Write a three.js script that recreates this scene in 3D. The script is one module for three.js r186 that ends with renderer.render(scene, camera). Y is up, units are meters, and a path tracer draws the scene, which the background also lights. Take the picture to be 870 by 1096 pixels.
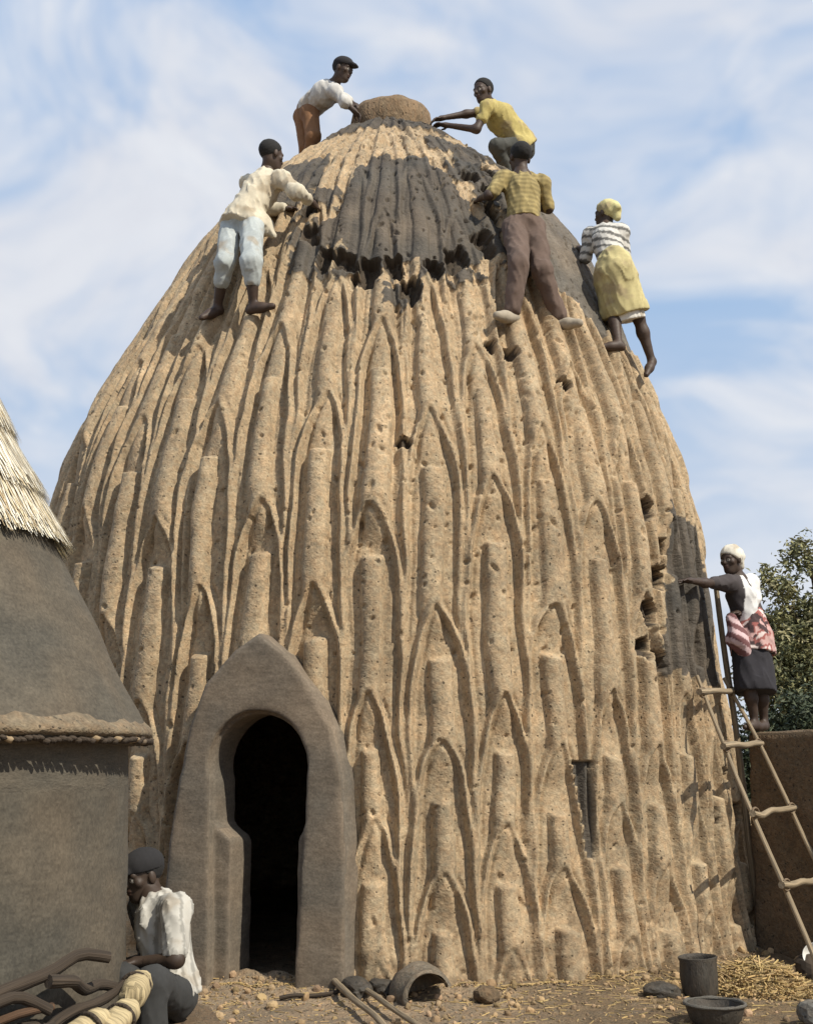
import * as THREE from 'three';
import { mergeGeometries } from 'three/addons/utils/BufferGeometryUtils.js';
import { ImprovedNoise } from 'three/addons/math/ImprovedNoise.js';

// ---------------------------------------------------------------- camera, sky, sun, exposure
const scene = new THREE.Scene();
const camera = new THREE.PerspectiveCamera(44.19, 812 / 1024, 0.1, 2000);
camera.position.set(0.145, 1.45, 11.37);
camera.rotation.set(0.1917, 0, 0);
const renderer = new THREE.WebGLRenderer({ antialias: true });
renderer.setSize(812, 1024);
renderer.toneMapping = THREE.LinearToneMapping;
renderer.toneMappingExposure = 1.0;
renderer.shadowMap.enabled = true;

const R = Math.PI / 180;
const SUN_AZ = 49 * R, SUN_EL = 47 * R;
const sun = new THREE.DirectionalLight(new THREE.Color(1.0, 0.93, 0.80), 5.0);
sun.position.set(Math.sin(SUN_AZ) * Math.cos(SUN_EL) * 30, Math.sin(SUN_EL) * 30, Math.cos(SUN_AZ) * Math.cos(SUN_EL) * 30);
sun.castShadow = true; sun.shadow.mapSize.set(4096, 4096);
Object.assign(sun.shadow.camera, { left: -14, right: 14, top: 14, bottom: -14, near: 1, far: 80 });
scene.add(sun); scene.add(sun.target);

const PN = new ImprovedNoise();
const noise = (x, y, z) => PN.noise(x, y, z);
function fbm(x, y, z, o = 4, g = 0.5) { let s = 0, a = 1, n = 0; for (let i = 0; i < o; i++) { s += a * PN.noise(x, y, z); n += a; a *= g; x = x * 2.03 + 17.1; y = y * 2.03 + 9.7; z = z * 2.03 + 4.3; } return s / n; }
let seedState = 12345;
const rnd = () => { seedState = (seedState * 1664525 + 1013904223) >>> 0; return seedState / 4294967296; };
const rr = (a, b) => a + (b - a) * rnd();
const clamp = (x, a = 0, b = 1) => x < a ? a : x > b ? b : x;
const sstep = (a, b, x) => { const t = clamp((x - a) / (b - a)); return t * t * (3 - 2 * t); };
const mix = (a, b, t) => a + (b - a) * t;
const hash2 = (i, j) => { let h = (Math.imul(i | 0, 374761393) + Math.imul(j | 0, 668265263)) | 0; h = Math.imul(h ^ (h >>> 13), 1274126177); return ((h ^ (h >>> 16)) >>> 0) / 4294967296; };

// sky: pale blue air with drifting thin white cloud
{
  const W = 2048, H = 1024, data = new Float32Array(W * H * 4);
  for (let j = 0; j < H; j++) {
    const el = ((j + 0.5) / H - 0.5) * Math.PI, sy = Math.sin(el), cy = Math.cos(el);
    for (let i = 0; i < W; i++) {
      const ph = ((i + 0.5) / W - 0.5) * 2 * Math.PI, x = Math.cos(ph) * cy, z = Math.sin(ph) * cy;
      const k = (j * W + i) * 4;
      const up = Math.max(sy, 0);
      let r = mix(0.50, 0.20, Math.pow(up, 0.6)), g = mix(0.64, 0.40, Math.pow(up, 0.6)), b = mix(0.80, 0.74, Math.pow(up, 0.6));
      if (sy > -0.02) {
        const q = 1 / (up + 0.75), px = x * q * 2.6, pz = z * q * 2.6, py = up * 1.5;
        const wx = fbm(px * 1.1 + 3, pz * 1.1, py + 1.7, 3), wz = fbm(px * 1.1, pz * 1.1 + 8, py + 4.2, 3);
        const c = fbm(px * 1.2 + wx * 1.1 + 5.3, pz * 1.6 + wz * 1.1 + 2.2, py * 1.4 + 0.4, 6, 0.58);
        const fine = fbm(px * 4.5 + wx * 3 + pz * 1.5, pz * 7 + wz * 3, py * 5 + 7.7, 5, 0.6);
        let cov = sstep(-0.26, 0.30, c + 0.24 * fine + 0.03);
        cov = Math.max(cov, (0.75 + 0.5 * fine) * sstep(0.42, 0.08, up));
        const cr = 0.80 + 0.10 * fine, cg = 0.81 + 0.10 * fine, cb = 0.85 + 0.08 * fine;
        r = mix(r, cr, cov * 0.9); g = mix(g, cg, cov * 0.9); b = mix(b, cb, cov * 0.9);
      } else { r = 0.30; g = 0.25; b = 0.18; }
      data[k] = r; data[k + 1] = g; data[k + 2] = b; data[k + 3] = 1;
    }
  }
  const t = new THREE.DataTexture(data, W, H, THREE.RGBAFormat, THREE.FloatType);
  t.mapping = THREE.EquirectangularReflectionMapping; t.magFilter = THREE.LinearFilter; t.minFilter = THREE.LinearFilter; t.needsUpdate = true;
  scene.background = t; scene.environment = t;
}

// ---------------------------------------------------------------- helpers
const names = {};
function numbered(n) { const k = names[n] = (names[n] ?? -1) + 1; return k ? `${n}_${String(k).padStart(3, '0')}` : n; }
function shadow(o) { o.castShadow = true; o.receiveShadow = true; return o; }
function mesh(name, geo, mat, parent) { const m = shadow(new THREE.Mesh(geo, mat)); m.name = parent ? name : numbered(name); (parent || scene).add(m); return m; }
function thing(name, label, category, pos = [0, 0, 0], turn = 0, group) {
  const o = new THREE.Group(); o.name = numbered(name); o.position.set(...pos); o.rotation.y = turn;
  o.userData = { label, category }; if (group) o.userData.group = group; scene.add(o); return o;
}
function tag(o, label, category, group) { o.userData = { ...o.userData, label, category }; if (group) o.userData.group = group; return o; }
const V = (x, y, z) => new THREE.Vector3(x, y, z);

// tiling noise texture: colour + bump from lattice noise that wraps
function lattice(n, seed) { const a = new Float32Array(n * n); for (let i = 0; i < n * n; i++) a[i] = hash2(i + seed * 7919, seed * 104729 + 3); return a; }
function tileNoise(S, octs, seed) {
  const out = new Float32Array(S * S);
  let tot = 0;
  octs.forEach(([n, amp, ny], o) => {
    ny = ny || n; const L = lattice(Math.max(n, ny), seed + o); tot += amp; const M = Math.max(n, ny);
    for (let j = 0; j < S; j++) {
      const y = j / S * ny, y0 = Math.floor(y), fy = y - y0, v = fy * fy * (3 - 2 * fy), r0 = (y0 % ny) * M, r1 = ((y0 + 1) % ny) * M;
      for (let i = 0; i < S; i++) {
        const x = i / S * n, x0 = Math.floor(x), fx = x - x0, u = fx * fx * (3 - 2 * fx), c0 = x0 % n, c1 = (x0 + 1) % n;
        out[j * S + i] += amp * ((L[r0 + c0] * (1 - u) + L[r0 + c1] * u) * (1 - v) + (L[r1 + c0] * (1 - u) + L[r1 + c1] * u) * v);
      }
    }
  });
  for (let i = 0; i < S * S; i++) out[i] /= tot;
  return out;
}
function texFrom(S, fn, srgb) {
  const d = new Uint8Array(S * S * 4);
  for (let i = 0; i < S * S; i++) { const c = fn(i); d[4 * i] = clamp(c[0]) * 255; d[4 * i + 1] = clamp(c[1]) * 255; d[4 * i + 2] = clamp(c[2]) * 255; d[4 * i + 3] = 255; }
  const t = new THREE.DataTexture(d, S, S); t.wrapS = t.wrapT = THREE.RepeatWrapping; t.magFilter = THREE.LinearFilter; t.minFilter = THREE.LinearMipmapLinearFilter; t.generateMipmaps = true;
  if (srgb) t.colorSpace = THREE.SRGBColorSpace; t.needsUpdate = true; return t;
}
// rough hand-laid mud: 2 m tile
const mud = (() => {
  const S = 1024;
  const a = tileNoise(S, [[12, 1], [26, 0.8], [60, 0.7], [130, 0.7], [300, 0.6]], 11);
  const b = tileNoise(S, [[90, 1], [210, 1], [420, 0.7]], 31);
  const c = tileNoise(S, [[40, 0.6], [85, 1]], 57);
  const sp = new Float32Array(S * S);                 // grit and chips: small dark grains with an outline
  let st = 77; const r = () => { st = (st * 1664525 + 1013904223) >>> 0; return st / 4294967296; };
  for (let k = 0; k < 1000; k++) {
    const cx = r() * S, cy = r() * S, ra = 1.0 + r() * r() * 5.0, el = 0.6 + r() * 0.8, an = r() * 6.28, co = Math.cos(an), si = Math.sin(an), dep = 0.5 + 0.5 * r();
    for (let y = -9; y <= 9; y++) for (let x = -9; x <= 9; x++) {
      const u = (x * co + y * si) / (ra * el), v = (-x * si + y * co) / (ra / el), q = u * u + v * v;
      if (q < 1) { const i = ((Math.floor(cy + y) + S) % S) * S + (Math.floor(cx + x) + S) % S; sp[i] = Math.max(sp[i], dep * Math.min(1, (1 - q) * 2.5)); }
    }
  }
  const fb = new Float32Array(S * S);                 // chopped straw worked into the mud
  for (let k = 0; k < 1500; k++) { let x = r() * S, y = r() * S, an = r() * 6.28, n = 6 + r() * 18, v = r() < 0.65 ? 0.16 : -0.22; const cu = (r() - 0.5) * 0.06; for (let q = 0; q < n; q++) { fb[((y | 0) + S) % S * S + ((x | 0) + S) % S] = v; x += Math.cos(an); y += Math.sin(an); an += cu; } }
  const map = texFrom(S, i => { const l = 0.80 + fb[i] + 0.34 * (a[i] - 0.5) + 0.30 * (b[i] - 0.5), w = (c[i] - 0.5) * 0.06; const k = 1 - 0.45 * sp[i]; return [(l + w) * k, l * k, (l - w * 0.8) * k]; }, true);
  const bump = texFrom(S, i => { const h = 0.55 * a[i] + 0.45 * b[i] - 0.45 * sp[i]; return [h, h, h]; });
  return { map, bump };
})();
// smoothed clay with wiping strokes
const clay = (() => {
  const S = 1024;
  const a = tileNoise(S, [[8, 1, 14], [20, 0.8, 40], [30, 0.9, 110], [60, 0.6, 220]], 91);
  const b = tileNoise(S, [[180, 1], [400, 0.8]], 131);
  const c = tileNoise(S, [[6, 1], [14, 0.7]], 171);
  const map = texFrom(S, i => { const l = 0.80 + 0.27 * (a[i] - 0.5) + 0.22 * (b[i] - 0.5) + 0.14 * (c[i] - 0.5), w = (c[i] - 0.5) * 0.06; return [l + w, l, l - w]; }, true);
  const bump = texFrom(S, i => { const h = 0.7 * a[i] + 0.3 * b[i]; return [h, h, h]; });
  return { map, bump };
})();
const wood = (() => {
  const S = 512;
  const a = tileNoise(S, [[40, 1, 4], [90, 0.8, 8], [160, 0.6, 12]], 211);
  const map = texFrom(S, i => { const l = 0.78 + 0.55 * (a[i] - 0.5); return [l, l * 0.98, l * 0.95]; }, true);
  const bump = texFrom(S, i => [a[i], a[i], a[i]]);
  return { map, bump };
})();
const std = (col, rough = 0.95, extra = {}) => new THREE.MeshStandardMaterial({ color: new THREE.Color().setRGB(...col), roughness: rough, side: THREE.DoubleSide, ...extra });
const M = {
  plaster: std([1, 1, 1], 0.97, { vertexColors: true, map: mud.map, bumpMap: mud.bump, bumpScale: 0.009 }),
  wet: std([1, 1, 1], 0.8, { vertexColors: true, map: clay.map, bumpMap: clay.bump, bumpScale: 0.012 }),
  clay: std([0.25, 0.203, 0.15], 0.93, { map: clay.map, bumpMap: clay.bump, bumpScale: 0.003 }),
  granary: std([0.15, 0.125, 0.09], 0.95, { map: clay.map, bumpMap: clay.bump, bumpScale: 0.006 }),
  wallMud: std([0.20, 0.135, 0.075], 0.97, { map: mud.map, bumpMap: mud.bump, bumpScale: 0.02 }),
  earth: std([1, 1, 1], 0.98, { vertexColors: true, map: mud.map, bumpMap: mud.bump, bumpScale: 0.03 }),
  pole: std([0.46, 0.37, 0.25], 0.85, { map: wood.map, bumpMap: wood.bump, bumpScale: 0.004 }),
  darkWood: std([0.075, 0.055, 0.038], 0.9, { map: wood.map, bumpMap: wood.bump, bumpScale: 0.006 }),
  redWood: std([0.16, 0.09, 0.05], 0.9, { map: wood.map, bumpMap: wood.bump, bumpScale: 0.006 }),
  rope: std([0.17, 0.12, 0.075], 0.95),
  pot: std([0.085, 0.07, 0.052], 0.75, { map: mud.map, bumpMap: mud.bump, bumpScale: 0.006 }),
  greyPot: std([0.22, 0.2, 0.165], 0.85, { map: mud.map, bumpMap: mud.bump, bumpScale: 0.006 }),
  jar: std([0.27, 0.215, 0.15], 0.9, { map: mud.map, bumpMap: mud.bump, bumpScale: 0.008 }),
  enamel: std([0.72, 0.7, 0.64], 0.4),
  straw: std([0.47, 0.35, 0.17], 0.85),
  thatch: std([1, 1, 1], 0.85, { vertexColors: true }),
  skin: std([1, 1, 1], 0.6, { vertexColors: true }),
  cloth: std([1, 1, 1], 0.95, { vertexColors: true }),
  hair: std([0.012, 0.011, 0.01], 0.9),
  leaf: new THREE.MeshPhysicalMaterial({ color: 0xffffff, roughness: 0.7, side: THREE.DoubleSide, vertexColors: true }),
  bark: std([0.13, 0.1, 0.07], 0.95, { map: wood.map, bumpMap: wood.bump, bumpScale: 0.01 }),
};

// surface nets over a signed distance function
function netMesh(fn, min, max, cell) {
  const nx = Math.ceil((max[0] - min[0]) / cell) + 1, ny = Math.ceil((max[1] - min[1]) / cell) + 1, nz = Math.ceil((max[2] - min[2]) / cell) + 1;
  const F = new Float32Array(nx * ny * nz); let k = 0;
  for (let z = 0; z < nz; z++) for (let y = 0; y < ny; y++) for (let x = 0; x < nx; x++) F[k++] = fn(min[0] + x * cell, min[1] + y * cell, min[2] + z * cell);
  const id = new Int32Array(nx * ny * nz).fill(-1), pos = [], idx = [];
  const sx = 1, sy = nx, sz = nx * ny;
  const corners = [0, sx, sy, sx + sy, sz, sx + sz, sy + sz, sx + sy + sz], edges = [[0, 1], [2, 3], [4, 5], [6, 7], [0, 2], [1, 3], [4, 6], [5, 7], [0, 4], [1, 5], [2, 6], [3, 7]];
  for (let z = 0; z < nz - 1; z++) for (let y = 0; y < ny - 1; y++) for (let x = 0; x < nx - 1; x++) {
    const b = x + y * sy + z * sz; let m = 0; for (let c = 0; c < 8; c++) if (F[b + corners[c]] < 0) m |= 1 << c;
    if (m === 0 || m === 255) continue;
    let px = 0, py = 0, pz = 0, n = 0;
    for (const [p, q] of edges) { if (((m >> p) & 1) === ((m >> q) & 1)) continue; const a = F[b + corners[p]], c = F[b + corners[q]], t = a / (a - c); px += mix(p & 1, q & 1, t); py += mix((p >> 1) & 1, (q >> 1) & 1, t); pz += mix(p >> 2, q >> 2, t); n++; }
    id[b] = pos.length / 3; pos.push(min[0] + (x + px / n) * cell, min[1] + (y + py / n) * cell, min[2] + (z + pz / n) * cell);
  }
  const quad = (a, b, c, d, flip) => { if (a < 0 || b < 0 || c < 0 || d < 0) return; flip ? idx.push(a, c, b, a, d, c) : idx.push(a, b, c, a, c, d); };
  for (let z = 1; z < nz - 1; z++) for (let y = 1; y < ny - 1; y++) for (let x = 1; x < nx - 1; x++) {
    const b = x + y * sy + z * sz, s = F[b] < 0;
    if (s !== (F[b + sx] < 0)) quad(id[b - sy - sz], id[b - sz], id[b], id[b - sy], !s);
    if (s !== (F[b + sy] < 0)) quad(id[b - sx - sz], id[b - sz], id[b], id[b - sx], s);
    if (s !== (F[b + sz] < 0)) quad(id[b - sx - sy], id[b - sy], id[b], id[b - sx], !s);
  }
  const g = new THREE.BufferGeometry(); g.setAttribute('position', new THREE.Float32BufferAttribute(pos, 3)); g.setIndex(idx); g.computeVertexNormals(); return g;
}
// uv in metres (scaled) by the dominant axis of the normal
function boxUV(g, s = 0.5) {
  const p = g.attributes.position, n = g.attributes.normal, uv = new Float32Array(p.count * 2);
  for (let i = 0; i < p.count; i++) {
    const ax = Math.abs(n.getX(i)), ay = Math.abs(n.getY(i)), az = Math.abs(n.getZ(i));
    if (ay > ax && ay > az) { uv[2 * i] = p.getX(i) * s; uv[2 * i + 1] = p.getZ(i) * s; }
    else if (az > ax) { uv[2 * i] = p.getX(i) * s; uv[2 * i + 1] = p.getY(i) * s; }
    else { uv[2 * i] = p.getZ(i) * s; uv[2 * i + 1] = p.getY(i) * s; }
  }
  g.setAttribute('uv', new THREE.BufferAttribute(uv, 2)); return g;
}
function jitter(g, amp, freq, seed = 0) {
  const p = g.attributes.position, n = g.attributes.normal;
  for (let i = 0; i < p.count; i++) { const x = p.getX(i), y = p.getY(i), z = p.getZ(i), d = amp * fbm(x * freq + seed, y * freq, z * freq, 3); p.setXYZ(i, x + n.getX(i) * d, y + n.getY(i) * d, z + n.getZ(i) * d); }
  g.computeVertexNormals(); return g;
}
function lathe(pts, seg = 64) { return new THREE.LatheGeometry(pts.map(p => new THREE.Vector2(...p)), seg); }
// a crooked tapering pole between two points
function poleGeo(a, b, r0, r1, bend = 0.01, seed = 0, seg = 14, rad = 8) {
  const pts = []; for (let i = 0; i <= 5; i++) { const t = i / 5; pts.push(V(mix(a[0], b[0], t) + bend * noise(t * 3 + seed, 1.3, seed), mix(a[1], b[1], t) + bend * noise(2.1, t * 3 + seed, seed), mix(a[2], b[2], t) + bend * noise(seed, 5.7, t * 3 + seed))); }
  const curve = new THREE.CatmullRomCurve3(pts), g = new THREE.TubeGeometry(curve, seg, 1, rad, false), p = g.attributes.position, n = g.attributes.normal, len = curve.getLength();
  for (let i = 0; i < p.count; i++) {
    const ring = Math.floor(i / (rad + 1)), t = ring / seg, r = mix(r0, r1, t) * (1 + 0.14 * noise(p.getX(i) * 9 + seed, p.getY(i) * 9, p.getZ(i) * 9));
    p.setXYZ(i, p.getX(i) + n.getX(i) * (r - 1), p.getY(i) + n.getY(i) * (r - 1), p.getZ(i) + n.getZ(i) * (r - 1));
  }
  const uv = g.attributes.uv; for (let i = 0; i < uv.count; i++) uv.setXY(i, uv.getY(i) * 0.5, uv.getX(i) * len * 1.0);
  const cap = (end) => { const c = pts[end ? 5 : 0], vs = [c.x, c.y, c.z], us = [0.5, 0.5], ix = []; for (let k = 0; k <= rad; k++) { const i = (end ? seg : 0) * (rad + 1) + k; vs.push(p.getX(i), p.getY(i), p.getZ(i)); us.push(0.5 + 0.1 * Math.cos(k), 0.5 + 0.1 * Math.sin(k)); if (k < rad) end ? ix.push(0, k + 1, k + 2) : ix.push(0, k + 2, k + 1); } const q = new THREE.BufferGeometry(); q.setAttribute('position', new THREE.Float32BufferAttribute(vs, 3)); q.setAttribute('uv', new THREE.Float32BufferAttribute(us, 2)); q.setIndex(ix); q.computeVertexNormals(); return q; };
  const out = mergeGeometries([g, cap(0), cap(1)]); out.computeVertexNormals(); return out;
}

// ---------------------------------------------------------------- ground
const HS = [0, .4, 1, 1.6, 2.2, 2.8, 3.4, 4, 4.6, 5.2, 5.7, 6.2, 6.6, 6.9, 7.15, 7.3];
const RS = [3.1, 3.03, 2.98, 2.955, 2.93, 2.895, 2.833, 2.68, 2.464, 2.21, 1.967, 1.65, 1.305, .97, .66, .46];
function spline(xs, ys) {   // monotone-ish Catmull-Rom on uneven knots
  const n = xs.length, m = xs.map((x, i) => i === 0 ? (ys[1] - ys[0]) / (xs[1] - xs[0]) : i === n - 1 ? (ys[n - 1] - ys[n - 2]) / (xs[n - 1] - xs[n - 2]) : (ys[i + 1] - ys[i - 1]) / (xs[i + 1] - xs[i - 1]));
  return x => { if (x <= xs[0]) return ys[0]; if (x >= xs[n - 1]) return ys[n - 1]; let i = 0; while (x > xs[i + 1]) i++; const h = xs[i + 1] - xs[i], t = (x - xs[i]) / h, t2 = t * t, t3 = t2 * t; return (2 * t3 - 3 * t2 + 1) * ys[i] + (t3 - 2 * t2 + t) * h * m[i] + (-2 * t3 + 3 * t2) * ys[i + 1] + (t3 - t2) * h * m[i + 1]; };
}
const hutR = spline(HS, RS);
const bulge = (th, h) => 0.15 * sstep(-20 * R, -75 * R, th) * sstep(-175 * R, -120 * R, th) * sstep(0, 2, h) * sstep(5.6, 3.6, h) - 0.15 * sstep(38 * R, 72 * R, th) * sstep(165 * R, 115 * R, th) * sstep(0.8, 2.4, h) * sstep(6.2, 4.4, h);   // the left flank swells a little
function groundY(x, z) {
  const r = Math.hypot(x, z), d = r - 3.02;
  let y = 0.03 * fbm(x * 0.7, 0, z * 0.7, 3) + 0.02 * fbm(x * 3, 2, z * 3, 3);
  if (d > -0.3) y += 0.10 * Math.exp(-Math.max(d, 0) / 0.28) * (0.8 + 0.9 * fbm(x * 4, 5, z * 4, 3)) * sstep(-0.3, 0, d);
  y += 0.010 * fbm(x * 14, 3, z * 14, 2);
  return y * sstep(40, 15, r) ;
}
{
  const cx = 0, cz = 3.6, rings = [0]; let r = 0.03, dr = 0.03; while (r < 700) { rings.push(r); if (r > 2.6) dr *= 1.06; r += dr; }
  const seg = 300, pos = [], col = [], uv = [], idx = [];
  rings.forEach((q, i) => { for (let k = 0; k <= seg; k++) {
    const a = k / seg * Math.PI * 2, x = cx + q * Math.sin(a), z = cz + q * Math.cos(a);
    pos.push(x, groundY(x, z), z); uv.push(x / 2, z / 2);
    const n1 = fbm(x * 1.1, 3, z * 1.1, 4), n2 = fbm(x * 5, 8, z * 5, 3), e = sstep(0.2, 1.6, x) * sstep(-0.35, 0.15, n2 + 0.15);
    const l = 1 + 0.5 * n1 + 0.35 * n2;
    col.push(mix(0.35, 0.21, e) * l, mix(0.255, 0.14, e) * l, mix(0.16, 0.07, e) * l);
    if (i && k < seg) { const b = i * (seg + 1) + k, c = b - seg - 1; idx.push(c, b, b + 1, c, b + 1, c + 1); }
  } });
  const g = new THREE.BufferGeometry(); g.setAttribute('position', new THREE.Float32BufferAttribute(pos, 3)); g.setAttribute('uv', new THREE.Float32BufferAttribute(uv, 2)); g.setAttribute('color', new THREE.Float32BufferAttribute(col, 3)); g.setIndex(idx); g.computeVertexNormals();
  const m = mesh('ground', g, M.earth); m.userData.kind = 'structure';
}

// ---------------------------------------------------------------- the big clay hut
const hut = thing('mud_hut', 'tall ribbed sand-coloured clay dome hut with pointed doorway and people climbing on it', 'hut');
const DOOR = { phi: -14.9 * R, d: 3.15 };
const door2 = (x, z) => { const c = Math.cos(DOOR.phi), s = Math.sin(DOOR.phi); return [x * c - z * s, x * s + z * c - DOOR.d]; };   // local right, local outward
const doorOutline = [[-0.66, -0.1], [-0.64, 0.4], [-0.615, 0.9], [-0.57, 1.3], [-0.51, 1.62], [-0.40, 1.92], [-0.2, 2.15], [-0.02, 2.26], [0.16, 2.12], [0.36, 1.88], [0.50, 1.62], [0.57, 1.3], [0.60, 0.9], [0.605, 0.4], [0.62, -0.1]];
function polySD(P, x, y) {
  let d = 1e9, s = 1;
  for (let i = 0, j = P.length - 1; i < P.length; j = i++) {
    const ex = P[j][0] - P[i][0], ey = P[j][1] - P[i][1], wx = x - P[i][0], wy = y - P[i][1], t = clamp((wx * ex + wy * ey) / (ex * ex + ey * ey)), bx = wx - ex * t, by = wy - ey * t; d = Math.min(d, bx * bx + by * by);
    const c1 = y >= P[i][1], c2 = y < P[j][1], c3 = ex * wy > ey * wx; if ((c1 && c2 && c3) || (!c1 && !c2 && !c3)) s = -s;
  }
  return s * Math.sqrt(d);
}
const archSD = (x, y) => { const c = Math.hypot(x + 0.015, y - 1.41) - 0.338, b = Math.max(Math.abs(x + 0.01) - (0.285 + 0.034 * y), y - 1.44); return Math.min(c, b); };
const keySD = (x, y) => { const c = Math.hypot((x + 0.015) * 1.02, y - 1.40) - 0.328, w = 0.225 + 0.095 * sstep(0.90, 1.04, y), b = Math.max(Math.abs(x - 0.028 * sstep(1.0, 0.9, y)) - w, y - 1.4); return Math.min(c, b); };

// relief of the hut: staggered pointed arches, each framing an upright rib
const NC = 44, CW = 2 * Math.PI / NC, TH0 = -1.3 * R;
const rowH = spline([-2, -1, -0.5, 0, 0.5, 1, 1.5, 2, 2.5, 3, 3.5, 4, 4.5, 5, 5.5], [-1.0, -0.12, 0.28, 0.68, 1.09, 1.5, 2.11, 2.8, 3.47, 4.1, 4.75, 5.35, 5.95, 6.45, 6.9]);
const units = [];
for (let c = 0; c < NC; c++) { units.push([]); for (let k = -1; k <= 5; k++) {
  const h1 = hash2(c * 13 + 1, k * 7 + 3), h2 = hash2(c * 5 + 9, k * 11 + 2), h3 = hash2(c * 17 + 4, k * 3 + 8), h4 = hash2(c + 71, k + 33);
  const rho = k + (c & 1 ? 0.5 : 0) + (h1 - 0.5) * 0.18, top = rowH(rho);
  units[c].push({ k, th: TH0 + c * CW + (h2 - 0.5) * CW * 0.12, top, apex: top + mix(0.34, 0.46, h3) , w: mix(0.38, 0.47, h4), a: mix(0.8, 1.15, h1), cw: mix(0.056, 0.068, h2), id: c * 8 + k + 1 });
  const l = units[c].length, u = units[c][l - 1]; u.len = l > 1 ? u.top - units[c][l - 2].apex : 0.5;
} }
const holes = [[29.7, 4.16, .055, .09], [3, 3.61, .045, .06], [42.8, 3.27, .075, .10], [45.5, 3.0, .07, .10], [43.6, 2.76, .10, .12], [40.8, 2.49, .085, .11], [39.2, 2.22, .085, .11], [42, 2.13, .07, .09], [-8.3, 5.16, .09, .12], [-3.6, 5.07, .10, .12], [4.4, 4.88, .09, .1], [-12.3, 5.22, .09, .1], [1.5, 5.1, .08, .1], [9, 5.12, .07, .1], [14, 5.2, .1, .1], [-18.9, 3.87, .03, .05], [20.8, 4.38, .05, .07], [17.4, 4.42, .04, .06], [20.4, 5.4, .1, .1], [-5.5, 5.0, .05, .08], [24, 6.2, .08, .08], [29, 6.05, .09, .09], [34, 6.35, .1, .1], [26, 5.8, .09, .1], [30, 5.6, .08, .1], [-17, 5.5, .08, .1], [-19, 5.75, .06, .08], [57, .62, .06, .07], [63, 1.02, .07, .08], [67, .5, .07, .08], [60, 1.3, .05, .07], [54, .98, .05, .06], [70, 1.2, .06, .08], [64, .22, .06, .07]];
const patches = [
  { n: 'top', w: 1.8, P: [[-10, 6.2], [-5, 6.4], [4, 6.33], [12, 6.42], [18, 6.05], [21, 5.5], [19, 5.2], [12, 5.1], [5, 5.17], [-2, 5.1], [-8, 5.25], [-12, 5.5]] },
  { n: 'left', w: 1.5, P: [[-40, 6.5], [-21, 6.5], [-19, 6.1], [-23, 5.85], [-38, 5.85]] },
  { n: 'leftlow', w: 4, P: [[-22, 5.98], [-13, 6.05], [-11, 5.3], [-12, 5.02], [-19, 5.1], [-22, 5.4]] },
  { n: 'fringe', w: 5, P: [[-10, 5.25], [16, 5.2], [18, 4.95], [12, 4.9], [8, 5.05], [5, 4.72], [1, 4.75], [-1, 5.0], [-8, 4.95]] },
  { n: 'right', w: 2, P: [[37, 6.4], [50, 6.55], [85, 6.5], [110, 6], [90, 5.2], [64, 4.78], [44, 4.80], [37, 5.1], [35, 5.7]] },
  { n: 'ragged', w: 6, P: [[15, 6.85], [60, 6.95], [80, 6.5], [40, 6.35], [38, 5.5], [30, 5.15], [22, 5.3], [18, 6.1]] },
  { n: 'side', w: 2.6, P: [[47.5, 3.36], [55, 3.25], [67, 3.38], [75, 2.7], [73, 2.0], [58, 1.98], [50, 2.05], [43, 2.04], [43.5, 2.4], [47.5, 2.8]] },
  { n: 'strip', w: 0.25, P: [[24.8, 1.42], [28.0, 1.42], [27.8, .78], [26.6, .78]] },
];
const inPoly = (P, x, y) => { let c = false; for (let i = 0, j = P.length - 1; i < P.length; j = i++) if ((P[i][1] > y) !== (P[j][1] > y) && x < (P[j][0] - P[i][0]) * (y - P[i][1]) / (P[j][1] - P[i][1]) + P[i][0]) c = !c; return c; };
holes.forEach((h, i) => h.push(i));
for (const p of patches) { p.b = [Math.min(...p.P.map(q => q[0])) - 6, Math.max(...p.P.map(q => q[0])) + 6, Math.min(...p.P.map(q => q[1])) - 0.3, Math.max(...p.P.map(q => q[1])) + 0.3]; }
const sm = (a, b, k) => { const h = Math.max(k - Math.abs(a - b), 0) / k; return Math.max(a, b) + h * h * k * 0.25; };
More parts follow.
